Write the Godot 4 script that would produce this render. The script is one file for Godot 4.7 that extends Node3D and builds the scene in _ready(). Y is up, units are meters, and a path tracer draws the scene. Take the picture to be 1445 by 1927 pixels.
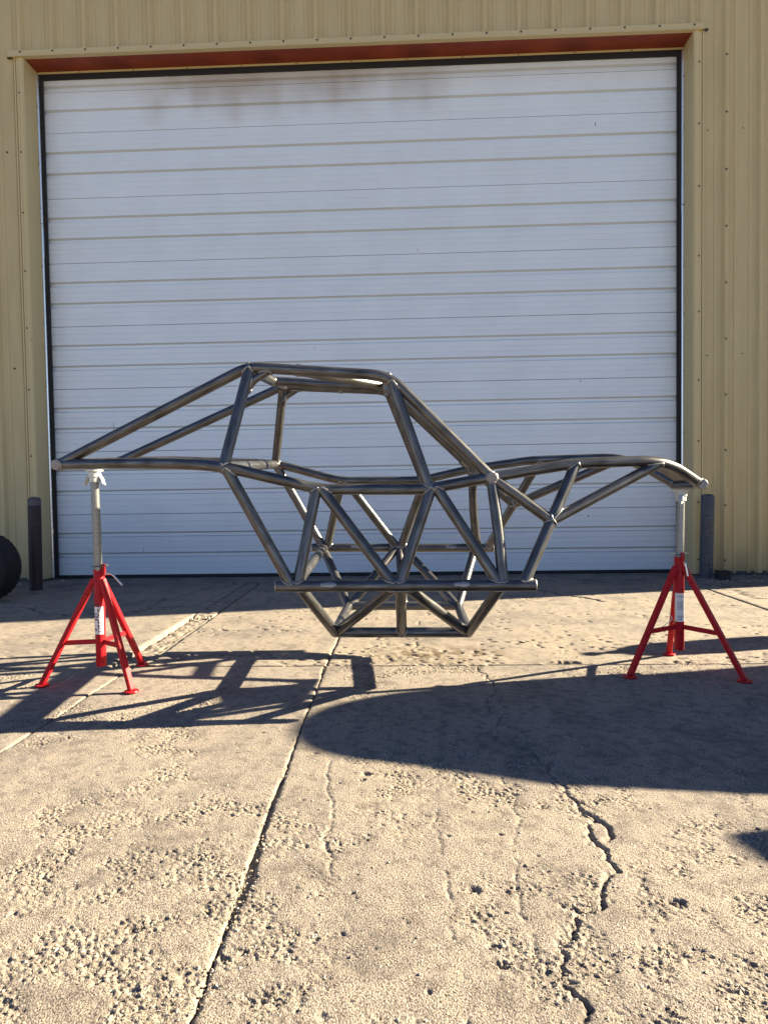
extends Node3D

# ---------------------------------------------------------------- helpers
var rng := RandomNumberGenerator.new()
var used := {}

func numbered(n: String, parent: Node) -> String:
	var key := str(parent.get_instance_id()) + "/" + n
	var k: int = used.get(key, 0)
	used[key] = k + 1
	return n if k == 0 else "%s_%03d" % [n, k]

func put(called: String, mesh: Mesh, m: Material, parent: Node = self) -> MeshInstance3D:
	var o := MeshInstance3D.new()
	o.name = numbered(called, parent)
	o.mesh = mesh
	o.material_override = m
	parent.add_child(o, true)
	return o

func thing(called: String, label: String, category: String, at := Vector3.ZERO, turn := 0.0, group := "") -> Node3D:
	var o := Node3D.new()
	o.name = numbered(called, self)
	add_child(o, true)
	o.position = at
	o.rotation.y = turn
	tag(o, label, category, group)
	return o

func tag(o: Node, label: String, category: String, group := "") -> void:
	o.set_meta("label", label)
	o.set_meta("category", category)
	if group != "":
		o.set_meta("group", group)

func mb(smooth := false) -> SurfaceTool:
	var st := SurfaceTool.new()
	st.begin(Mesh.PRIMITIVE_TRIANGLES)
	st.set_smooth_group(0 if smooth else -1)
	return st

func done(st: SurfaceTool) -> ArrayMesh:
	st.generate_normals()
	return st.commit()

func tri(st: SurfaceTool, a: Vector3, b: Vector3, c: Vector3, out: Vector3) -> void:
	# front faces run clockwise: (c-a)x(b-a) points out
	if (c - a).cross(b - a).dot(out) < 0.0:
		var t := b
		b = c
		c = t
	for v: Vector3 in [a, b, c]:
		st.set_uv(Vector2(v.x + v.z, v.y))
		st.add_vertex(v)

func quad(st: SurfaceTool, a: Vector3, b: Vector3, c: Vector3, d: Vector3, out: Vector3) -> void:
	tri(st, a, b, c, out)
	tri(st, a, c, d, out)

# a box with chamfered edges
func box(st: SurfaceTool, t: Transform3D, size: Vector3, bev := 0.002) -> void:
	var h := size * 0.5
	bev = minf(bev, 0.45 * minf(h.x, minf(h.y, h.z)))
	var g := h - Vector3(bev, bev, bev)
	var c := t.origin
	for ax in 3:
		var u := (ax + 1) % 3
		var w := (ax + 2) % 3
		for s: float in [-1.0, 1.0]:
			var p: Array[Vector3] = []
			for q: Vector2 in [Vector2(-1, -1), Vector2(1, -1), Vector2(1, 1), Vector2(-1, 1)]:
				var v := Vector3.ZERO
				v[ax] = s * h[ax]
				v[u] = q.x * g[u]
				v[w] = q.y * g[w]
				p.append(t * v)
			var n := Vector3.ZERO
			n[ax] = s
			quad(st, p[0], p[1], p[2], p[3], t.basis * n)
		for s1: float in [-1.0, 1.0]:
			for s2: float in [-1.0, 1.0]:
				var q: Array[Vector3] = []
				for e: float in [-1.0, 1.0]:
					var v1 := Vector3.ZERO
					v1[ax] = e * g[ax]
					v1[u] = s1 * h[u]
					v1[w] = s2 * g[w]
					var v2 := Vector3.ZERO
					v2[ax] = e * g[ax]
					v2[u] = s1 * g[u]
					v2[w] = s2 * h[w]
					q.append(t * v1)
					q.append(t * v2)
				var n2 := Vector3.ZERO
				n2[u] = s1
				n2[w] = s2
				quad(st, q[0], q[1], q[3], q[2], t.basis * n2)
	for sx: float in [-1.0, 1.0]:
		for sy: float in [-1.0, 1.0]:
			for sz: float in [-1.0, 1.0]:
				var s3 := Vector3(sx, sy, sz)
				tri(st, t * (Vector3(h.x, g.y, g.z) * s3), t * (Vector3(g.x, h.y, g.z) * s3), t * (Vector3(g.x, g.y, h.z) * s3), t.basis * s3)

func bx(st: SurfaceTool, at: Vector3, size: Vector3, bev := 0.002) -> void:
	box(st, Transform3D(Basis.IDENTITY, at), size, bev)

# a bar of rectangular section from a to b
func bar(st: SurfaceTool, a: Vector3, b: Vector3, wide: float, deep: float, side: Vector3, bev := 0.002) -> void:
	var y := (b - a).normalized()
	var x := (side - y * side.dot(y)).normalized()
	var z := x.cross(y)
	box(st, Transform3D(Basis(x, y, z), (a + b) * 0.5), Vector3(wide, (b - a).length(), deep), bev)

# round a polyline's corners with arcs of about the given radius
func rounded(pts: Array, radius: float, steps := 9) -> PackedVector3Array:
	var out := PackedVector3Array()
	out.append(pts[0])
	for i in range(1, pts.size() - 1):
		var p: Vector3 = pts[i]
		var a: Vector3 = pts[i - 1] - p
		var b: Vector3 = pts[i + 1] - p
		var ang := a.angle_to(b)
		var cut := minf(radius / tan(ang * 0.5), 0.46 * minf(a.length(), b.length()))
		cut = maxf(cut, minf(0.045, 0.4 * minf(a.length(), b.length())))
		var p0 := p + a.normalized() * cut
		var p1 := p + b.normalized() * cut
		for k in steps + 1:
			var t := float(k) / steps
			out.append(p0.lerp(p, t).lerp(p.lerp(p1, t), t))
	out.append(pts[pts.size() - 1])
	return out

func resampled(pts: PackedVector3Array, step: float) -> PackedVector3Array:
	var out := PackedVector3Array()
	for i in pts.size() - 1:
		var n := maxi(1, int(ceil((pts[i + 1] - pts[i]).length() / step)))
		for k in n:
			out.append(pts[i].lerp(pts[i + 1], float(k) / n))
	out.append(pts[pts.size() - 1])
	return out

# sweep a circle along a polyline; uv = (round, metres along)
func sweep(st: SurfaceTool, pts: PackedVector3Array, r: float, sides := 20, tint = null, radii = null, closed := false) -> void:
	var n := pts.size()
	var up := Vector3.UP
	var d0 := (pts[1] - pts[0]).normalized()
	if absf(d0.y) > 0.9:
		up = Vector3.BACK
	var x := (up - d0 * up.dot(d0)).normalized()
	var rings: Array[PackedVector3Array] = []
	var along := PackedFloat32Array()
	var total := 0.0
	for i in n:
		var d: Vector3
		if closed:
			d = (pts[(i + 1) % n] - pts[(i - 1 + n) % n]).normalized()
		else:
			d = (pts[mini(i + 1, n - 1)] - pts[maxi(i - 1, 0)]).normalized()
		x = (x - d * x.dot(d)).normalized()
		var y := d.cross(x)
		var ring := PackedVector3Array()
		var rr := r
		if radii != null:
			rr = r * float(radii.call(i, n))
		for k in sides:
			var a := TAU * k / sides
			ring.append(pts[i] + (x * cos(a) + y * sin(a)) * rr)
		rings.append(ring)
		if i > 0:
			total += (pts[i] - pts[i - 1]).length()
		along.append(total)
	var last := n if closed else n - 1
	for i in last:
		var j := (i + 1) % n
		var c0 := Color.WHITE
		var c1 := Color.WHITE
		if tint != null:
			c0 = tint.call(along[i], total)
			c1 = tint.call(along[j], total)
		for k in sides:
			var k1 := (k + 1) % sides
			var u0 := float(k) / sides
			var u1 := float(k + 1) / sides
			var a := rings[i][k]
			var b := rings[i][k1]
			var c := rings[j][k1]
			var e := rings[j][k]
			for v: Array in [[a, u0, along[i], c0], [c, u1, along[j], c1], [b, u1, along[i], c0], [a, u0, along[i], c0], [e, u0, along[j], c1], [c, u1, along[j], c1]]:
				st.set_color(v[3])
				st.set_uv(Vector2(v[1], v[2]))
				st.add_vertex(v[0])

# surface of revolution about an axis; profile = [Vector2(radius, height)...] going up the outside
func lathe(st: SurfaceTool, t: Transform3D, profile: Array, sides := 28) -> void:
	for i in profile.size() - 1:
		var p: Vector2 = profile[i]
		var q: Vector2 = profile[i + 1]
		for k in sides:
			var a0 := TAU * k / sides
			var a1 := TAU * (k + 1) / sides
			var v0 := t * Vector3(cos(a0) * p.x, p.y, sin(a0) * p.x)
			var v1 := t * Vector3(cos(a1) * p.x, p.y, sin(a1) * p.x)
			var v2 := t * Vector3(cos(a1) * q.x, q.y, sin(a1) * q.x)
			var v3 := t * Vector3(cos(a0) * q.x, q.y, sin(a0) * q.x)
			var u0 := float(k) / sides
			var u1 := float(k + 1) / sides
			for v: Array in [[v0, u0, p.y], [v1, u1, p.y], [v2, u1, q.y], [v0, u0, p.y], [v2, u1, q.y], [v3, u0, q.y]]:
				st.set_uv(Vector2(v[1], v[2]))
				st.add_vertex(v[0])

func along_axis(a: Vector3, b: Vector3) -> Transform3D:
	var y := (b - a).normalized()
	var x := y.cross(Vector3.FORWARD if absf(y.z) < 0.9 else Vector3.RIGHT).normalized()
	return Transform3D(Basis(x, y, x.cross(y)), a)

func noise(freq: float, sd: int, octaves := 3, kind := FastNoiseLite.TYPE_SIMPLEX_SMOOTH) -> FastNoiseLite:
	var f := FastNoiseLite.new()
	f.noise_type = kind
	f.frequency = freq
	f.seed = sd
	f.fractal_type = FastNoiseLite.FRACTAL_FBM if octaves > 1 else FastNoiseLite.FRACTAL_NONE
	f.fractal_octaves = octaves
	return f

func tex(size: int, freq: float, sd: int, lo: Color, hi: Color, octaves := 4, mid = null, mid_at := 0.5) -> ImageTexture:
	var img := noise(freq, sd, octaves).get_seamless_image(size, size)
	var ramp := Gradient.new()
	ramp.set_color(0, lo)
	ramp.set_color(1, hi)
	if mid != null:
		ramp.add_point(mid_at, mid)
	var table: Array[Color] = []
	for i in 256:
		table.append(ramp.sample(i / 255.0))
	var src := img.get_data()
	var step := src.size() / (size * size)
	var dst := PackedByteArray()
	dst.resize(size * size * 3)
	for i in size * size:
		var c := table[src[i * step]]
		dst[i * 3] = int(c.r * 255.0)
		dst[i * 3 + 1] = int(c.g * 255.0)
		dst[i * 3 + 2] = int(c.b * 255.0)
	var out := Image.create_from_data(size, size, false, Image.FORMAT_RGB8, dst)
	return ImageTexture.create_from_image(out)

func lin(r: float, g: float, b: float) -> Color:
	return Color(r, g, b).linear_to_srgb()

func mat(c: Color, rough: float, metal := 0.0) -> StandardMaterial3D:
	var m := StandardMaterial3D.new()
	m.albedo_color = c
	m.roughness = rough
	m.metallic = metal
	return m

func tri_map(m: StandardMaterial3D, scale: float, world := true) -> void:
	m.uv1_triplanar = true
	m.uv1_world_triplanar = world
	m.uv1_scale = Vector3(scale, scale, scale)

var M := {}

func make_materials() -> void:
	var grey := func(a: float) -> Color: return Color(a, a, a)
	# concrete: fine speckle on vertex colours, with fine relief
	var con := mat(Color.WHITE, 0.93)
	con.vertex_color_use_as_albedo = true
	con.albedo_texture = tex(1024, 0.07, 3, grey.call(0.22), grey.call(1.0), 5, grey.call(0.90), 0.52)
	con.heightmap_enabled = true
	con.heightmap_texture = tex(1024, 0.10, 4, grey.call(0.0), grey.call(1.0), 5)
	con.heightmap_scale = 0.17
	tri_map(con, 2.1)
	M.concrete = con
	var peb := mat(Color.WHITE, 0.9)
	peb.vertex_color_use_as_albedo = true
	M.aggregate = peb
	var soil := mat(lin(0.30, 0.26, 0.20), 0.95)
	soil.albedo_texture = tex(512, 0.03, 5, grey.call(0.7), grey.call(1.0))
	tri_map(soil, 0.8)
	M.soil = soil
	# raw tube: mill scale with streaks along the tube
	var st := mat(lin(0.19, 0.195, 0.206), 0.45, 0.75)
	st.vertex_color_use_as_albedo = true
	st.albedo_texture = tex(512, 0.014, 11, Color(0.60, 0.58, 0.56), Color(1.0, 1.0, 1.0), 6)
	st.roughness_texture = tex(512, 0.018, 12, grey.call(0.55), grey.call(1.0), 5)
	st.uv1_scale = Vector3(3.0, 1.1, 1.0)
	M.steel = st
	M.weld = mat(lin(0.27, 0.26, 0.25), 0.36, 0.85)
	M.cap = mat(lin(0.36, 0.34, 0.33), 0.5, 0.7)
	M.cap.albedo_texture = tex(256, 0.03, 14, grey.call(0.7), grey.call(1.0))
	tri_map(M.cap, 12.0)
	M.bare = mat(lin(0.30, 0.29, 0.285), 0.45, 0.75)
	M.marker = mat(lin(0.03, 0.03, 0.03), 0.6)
	# stands
	var red := mat(lin(0.47, 0.014, 0.021), 0.55)
	red.albedo_texture = tex(256, 0.035, 15, Color(0.22, 0.30, 0.32), Color.WHITE, 5, Color(0.93, 0.9, 0.9), 0.30)
	red.roughness_texture = tex(256, 0.03, 16, grey.call(0.6), grey.call(1.0))
	tri_map(red, 5.0)
	red.metallic_specular = 0.3
	M.red = red
	var zinc := mat(lin(0.36, 0.37, 0.37), 0.42, 0.8)
	zinc.albedo_texture = tex(256, 0.05, 17, grey.call(0.66), grey.call(1.0))
	tri_map(zinc, 9.0)
	M.zinc = zinc
	M.chrome = mat(lin(0.6, 0.6, 0.6), 0.22, 0.95)
	M.cast = mat(lin(0.55, 0.56, 0.54), 0.5, 0.5)
	M.white = mat(lin(0.72, 0.72, 0.72), 0.5)
	M.ink = mat(lin(0.02, 0.02, 0.022), 0.6)
	M.paper = mat(lin(0.5, 0.46, 0.38), 0.8)
	M.redline = mat(lin(0.5, 0.02, 0.03), 0.5)
	# building
	var tan_ := mat(lin(0.545, 0.445, 0.228), 0.48)
	tan_.albedo_texture = tex(512, 0.012, 21, Color(0.95, 0.945, 0.94), Color.WHITE, 4)
	tan_.specular_mode = BaseMaterial3D.SPECULAR_SCHLICK_GGX
	tri_map(tan_, 0.45)
	tan_.uv1_scale = Vector3(1.1, 0.22, 1.1)
	tan_.vertex_color_use_as_albedo = true
	M.tan = tan_
	M.tan_trim = mat(lin(0.555, 0.457, 0.238), 0.45)
	M.primer = mat(lin(0.31, 0.053, 0.018), 0.6)
	M.primer.albedo_texture = tex(256, 0.015, 22, Color(0.75, 0.7, 0.7), Color.WHITE)
	tri_map(M.primer, 0.7)
	M.rubber = mat(lin(0.012, 0.012, 0.013), 0.75)
	M.strip = mat(lin(0.82, 0.86, 0.9), 0.22, 0.8)
	var door := mat(Color.WHITE, 0.42)
	door.vertex_color_use_as_albedo = true
	door.albedo_texture = tex(512, 0.01, 23, Color(0.97, 0.97, 0.97), Color.WHITE, 4)
	tri_map(door, 0.35)
	M.door = door
	M.screw = mat(lin(0.10, 0.09, 0.075), 0.5, 0.4)
	M.dark = mat(lin(0.02, 0.02, 0.02), 0.8)
	M.scuff = mat(lin(0.05, 0.05, 0.055), 0.7)
	# bollards
	var mar := mat(lin(0.050, 0.020, 0.022), 0.6)
	mar.albedo_texture = tex(256, 0.03, 31, Color(0.5, 0.5, 0.5), Color.WHITE)
	tri_map(mar, 4.0)
	M.maroon = mar
	var bl := mat(lin(0.085, 0.098, 0.125), 0.6)
	bl.albedo_texture = tex(256, 0.03, 32, Color(0.6, 0.6, 0.6), Color.WHITE)
	tri_map(bl, 3.0)
	M.slate = bl
	M.chalk = mat(lin(0.22, 0.22, 0.22), 0.85)
	M.tyre = mat(lin(0.009, 0.009, 0.011), 0.85)
	M.rim = mat(lin(0.12, 0.12, 0.13), 0.5, 0.5)
	M.stone = mat(lin(0.30, 0.26, 0.21), 0.95)
	M.body = mat(lin(0.10, 0.12, 0.10), 0.4)
	M.glass = mat(lin(0.03, 0.03, 0.035), 0.1)

# ---------------------------------------------------------------- scene
const SUN_AZ := 13.0
const SUN_EL := 25.2

func _ready() -> void:
	rng.seed = 77
	var cam := Camera3D.new()
	cam.name = "camera"
	cam.position = Vector3(0, 0.8525, 0)
	cam.rotation_degrees = Vector3(-2.08, 2.24, -0.85)
	cam.fov = 73.73
	cam.near = 0.05
	cam.far = 600.0
	add_child(cam)
	cam.current = true
	var env := Environment.new()
	env.background_mode = Environment.BG_SKY
	var sky := Sky.new()
	var sm := ProceduralSkyMaterial.new()
	sm.sky_top_color = Color(0.17, 0.30, 0.50)
	sm.sky_horizon_color = Color(0.78, 0.88, 1.0)
	sm.sky_curve = 0.2
	sm.ground_bottom_color = Color(0.35, 0.31, 0.26)
	sm.ground_horizon_color = Color(0.55, 0.53, 0.50)
	sky.sky_material = sm
	env.sky = sky
	env.background_energy_multiplier = 0.32
	env.tonemap_mode = Environment.TONE_MAPPER_LINEAR
	env.tonemap_exposure = 5.4
	env.sdfgi_enabled = true
	env.ssao_enabled = true
	env.ssil_enabled = true
	var we := WorldEnvironment.new()
	we.name = "environment"
	we.environment = env
	add_child(we)
	var sun := DirectionalLight3D.new()
	sun.name = "sun"
	sun.light_color = Color(1.0, 0.935, 0.80)
	sun.light_energy = 1.6
	sun.light_angular_distance = 0.5
	sun.shadow_enabled = true
	add_child(sun)
	var az := deg_to_rad(SUN_AZ)
	var el := deg_to_rad(SUN_EL)
	sun.look_at_from_position(Vector3.ZERO, Vector3(-cos(az) * cos(el), -sin(el), sin(az) * cos(el)))
	make_materials()
	build_ground()
	build_building()
	build_chassis()
	build_stands()
	build_surroundings()

# ---------------------------------------------------------------- ground
# two stamp maps hold the cracks and pits of the slabs (metres below the surface)
var nearmap := PackedFloat32Array()
var farmap := PackedFloat32Array()
const NX0 := -2.4
const NZ0 := -3.3
const NS := 0.004
const NW := 1200
const NH := 625
const FX0 := -4.6
const FZ0 := -6.5
const FS := 0.007
const FW := 1314
const FH := 486

func stamp(x: float, z: float, r: float, depth: float) -> void:
	if z > -3.3 and x > NX0 and x < NX0 + NW * NS:
		stamp_in(nearmap, NX0, NZ0, NS, NW, NH, x, z, r, depth)
	if z < -3.1:
		stamp_in(farmap, FX0, FZ0, FS, FW, FH, x, z, maxf(r, 0.0075), depth)

func stamp_in(map: PackedFloat32Array, x0: float, z0: float, s: float, w: int, h: int, x: float, z: float, r: float, depth: float) -> void:
	var i0 := maxi(0, int((x - r - x0) / s))
	var i1 := mini(w - 1, int((x + r - x0) / s) + 1)
	var j0 := maxi(0, int((z - r - z0) / s))
	var j1 := mini(h - 1, int((z + r - z0) / s) + 1)
	for j in range(j0, j1 + 1):
		for i in range(i0, i1 + 1):
			var dx := x0 + i * s - x
			var dz := z0 + j * s - z
			var q := (dx * dx + dz * dz) / (r * r)
			if q < 1.0:
				var d := depth * (1.0 - q * q * q)
				var at := j * w + i
				if d > map[at]:
					map[at] = d

func lookup(map: PackedFloat32Array, x0: float, z0: float, s: float, w: int, h: int, x: float, z: float) -> float:
	var fx := (x - x0) / s
	var fz := (z - z0) / s
	var i := int(fx)
	var j := int(fz)
	if fx < 0.0 or fz < 0.0 or i >= w - 1 or j >= h - 1:
		return 0.0
	var u := fx - i
	var v := fz - j
	var at := j * w + i
	return lerpf(lerpf(map[at], map[at + 1], u), lerpf(map[at + w], map[at + w + 1], u), v)

# a jagged crack through the given points (x, z)
func crack(pts: Array, width: float, depth: float, rough := 0.35, gaps := 0.0) -> void:
	for i in pts.size() - 1:
		var a: Vector2 = pts[i]
		var b: Vector2 = pts[i + 1]
		var line: Array[Vector2] = [a, b]
		while (line[1] - line[0]).length() > 0.012:
			var finer: Array[Vector2] = [line[0]]
			for k in line.size() - 1:
				var d := line[k + 1] - line[k]
				finer.append((line[k] + line[k + 1]) * 0.5 + d.orthogonal() * rng.randf_range(-rough, rough) * 0.55)
				finer.append(line[k + 1])
			line = finer
		var open := rng.randf() >= gaps
		for k in line.size() - 1:
			if rng.randf() < gaps * 0.25:
				open = not open
			if not open:
				continue
			var n := maxi(1, int((line[k + 1] - line[k]).length() / 0.004))
			var w := width * rng.randf_range(0.6, 1.25)
			for t in n:
				var p := line[k].lerp(line[k + 1], float(t) / n)
				stamp(p.x, p.y, w, depth)
			if rng.randf() < 0.16:
				var q := line[k] + Vector2(rng.randf_range(-1, 1), rng.randf_range(-1, 1)) * width * 1.2
				stamp(q.x, q.y, width * rng.randf_range(1.2, 2.2), depth * 0.5)

func pit(x: float, z: float, r: float, depth: float) -> void:
	var n := 6 + int(r * 900.0)
	for k in n:
		var a := rng.randf() * TAU
		var d := r * sqrt(rng.randf()) * 0.8
		stamp(x + cos(a) * d * 1.2, z + sin(a) * d, r * rng.randf_range(0.18, 0.42), depth * rng.randf_range(0.5, 1.0))

var n_mask: FastNoiseLite
var n_rough: FastNoiseLite
var n_fine: FastNoiseLite
var n_pock: FastNoiseLite
var n_wave: FastNoiseLite
var n_tone: FastNoiseLite
var n_edge: FastNoiseLite
var n_clump: FastNoiseLite
var n_mott: FastNoiseLite

func rough_mask(x: float, z: float) -> float:
	var m := n_mask.get_noise_2d(x, z) * 1.1
	if z > -3.24:
		m += 0.10 + clampf((z + 1.9) * 0.40, -0.18, 0.25)
		if x < -0.38:
			m += 0.10 * clampf((z + 2.4), 0.0, 1.0)
	else:
		m -= 0.16
	return smoothstep(0.0, 0.30, m) * smoothstep(-0.30, 0.28, n_clump.get_noise_2d(x, z))

# height of the worn surface, its roughness (0 trowelled, 1 scaled) and the depth of crack or pit
func surface(x: float, z: float) -> Vector3:
	var m := rough_mask(x, z)
	var h := 0.0016 * n_wave.get_noise_2d(x, z)
	var f := n_rough.get_noise_2d(x, z)
	h += (0.0004 + 0.0026 * m) * f
	h += (0.0003 + 0.0026 * m) * n_fine.get_noise_2d(x, z)
	h -= 0.0022 * m
	var pk := n_pock.get_noise_2d(x, z)
	h -= (0.0016 + 0.0060 * m) * smoothstep(0.36, 0.70, pk)
	var d: float
	if z > -3.25:
		d = lookup(nearmap, NX0, NZ0, NS, NW, NH, x, z)
	else:
		d = lookup(farmap, FX0, FZ0, FS, FW, FH, x, z)
	return Vector3(h - d, m, d)

func tone(x: float, z: float, m: float, d: float) -> Color:
	var t := n_tone.get_noise_2d(x, z)
	var t2 := n_tone.get_noise_2d(x * 3.7 + 40.0, z * 3.7)
	var c := Color(0.336, 0.286, 0.250)
	c = c.lerp(Color(0.388, 0.325, 0.250), clampf(0.35 * m + 0.5 * t + (0.4 if z < -3.24 else 0.0), 0.0, 1.0))
	c = c.lerp(Color(0.205, 0.176, 0.158), clampf(1.6 * t2 - 0.7 * t, 0.0, 0.85))
	var streak := n_tone.get_noise_2d(x * 9.0 + 0.6 * z, z * 0.7 + 80.0)
	c = c.lerp(Color(0.235, 0.205, 0.185), clampf(1.5 * streak - 0.12, 0.0, 0.5))
	var t3 := n_mott.get_noise_2d(x, z)
	c = c.lerp(Color(0.37, 0.32, 0.25), clampf(1.2 * t3, 0.0, 0.55))
	c = c.lerp(Color(0.165, 0.138, 0.115), clampf(-1.7 * t3 - 0.16, 0.0, 0.65))
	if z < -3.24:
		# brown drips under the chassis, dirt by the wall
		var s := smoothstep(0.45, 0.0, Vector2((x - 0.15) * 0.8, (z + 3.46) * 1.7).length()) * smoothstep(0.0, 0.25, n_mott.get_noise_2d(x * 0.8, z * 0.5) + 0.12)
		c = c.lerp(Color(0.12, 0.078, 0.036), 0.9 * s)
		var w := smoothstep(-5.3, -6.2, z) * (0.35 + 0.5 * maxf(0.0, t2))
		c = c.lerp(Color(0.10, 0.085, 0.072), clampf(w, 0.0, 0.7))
	if d > 0.003:
		c = c.lerp(Color(0.11, 0.087, 0.066), clampf(d * 45.0, 0.0, 0.75))
	return c

func joint_x(base: float, slope: float, z: float, sd: float) -> float:
	return base + slope * (z + 2.2) + 0.0035 * n_edge.get_noise_2d(z * 14.0, sd) + 0.007 * n_edge.get_noise_2d(z * 1.5, sd + 9.0)

# one slab between two edges xl(z), xr(z)
func slab(root: Node, z0: float, z1: float, nx: int, nz: int, xl: Callable, xr: Callable, drop = null, called := "concrete_slab") -> void:
	var w := nx + 3
	var hgt := nz + 3
	var pos := PackedVector3Array()
	var col := PackedColorArray()
	pos.resize(w * hgt)
	col.resize(w * hgt)
	for j in hgt:
		var jj := clampi(j - 1, 0, nz)
		var z := lerpf(z0, z1, float(jj) / nz)
		var a: float = xl.call(z)
		var b: float = xr.call(z)
		var dz := minf(absf(z - z0), absf(z - z1))
		for i in w:
			var ii := clampi(i - 1, 0, nx)
			var x := lerpf(a, b, float(ii) / nx)
			var s := surface(x, z)
			var de := minf(minf(x - a, b - x), dz)
			var y := s.x
			if de < 0.05:
				var chip := 0.5 + 0.5 * n_edge.get_noise_2d(x * 9.0, z * 9.0)
				y -= 0.0045 * exp(-de / (0.002 + 0.007 * chip * chip))
			if drop != null:
				y += float(drop.call(x, z))
			if j == 0 or j == hgt - 1 or i == 0 or i == w - 1:
				y -= 0.05
			pos[j * w + i] = Vector3(x, y, z)
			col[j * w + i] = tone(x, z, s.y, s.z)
	var nor := PackedVector3Array()
	nor.resize(w * hgt)
	for j in hgt:
		var j0 := maxi(j - 1, 0)
		var j1 := mini(j + 1, hgt - 1)
		for i in w:
			var u := pos[j * w + mini(i + 1, w - 1)] - pos[j * w + maxi(i - 1, 0)]
			var v := pos[j1 * w + i] - pos[j0 * w + i]
			var n := v.cross(u)
			if n.y < 0.0:
				n = -n
			nor[j * w + i] = n.normalized() if n.length_squared() > 1e-14 else Vector3.UP
	var idx := PackedInt32Array()
	idx.resize((w - 1) * (hgt - 1) * 6)
	var at := 0
	var flip := z1 < z0
	for j in hgt - 1:
		for i in w - 1:
			var p := j * w + i
			var q := p + w
			if flip:
				idx[at] = p
				idx[at + 1] = q
				idx[at + 2] = p + 1
				idx[at + 3] = p + 1
				idx[at + 4] = q
				idx[at + 5] = q + 1
			else:
				idx[at] = p
				idx[at + 1] = p + 1
				idx[at + 2] = q
				idx[at + 3] = p + 1
				idx[at + 4] = q + 1
				idx[at + 5] = q
			at += 6
	var arr := []
	arr.resize(Mesh.ARRAY_MAX)
	arr[Mesh.ARRAY_VERTEX] = pos
	arr[Mesh.ARRAY_NORMAL] = nor
	arr[Mesh.ARRAY_COLOR] = col
	arr[Mesh.ARRAY_INDEX] = idx
	var mesh := ArrayMesh.new()
	mesh.add_surface_from_arrays(Mesh.PRIMITIVE_TRIANGLES, arr)
	put(called, mesh, M.concrete, root)

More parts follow.
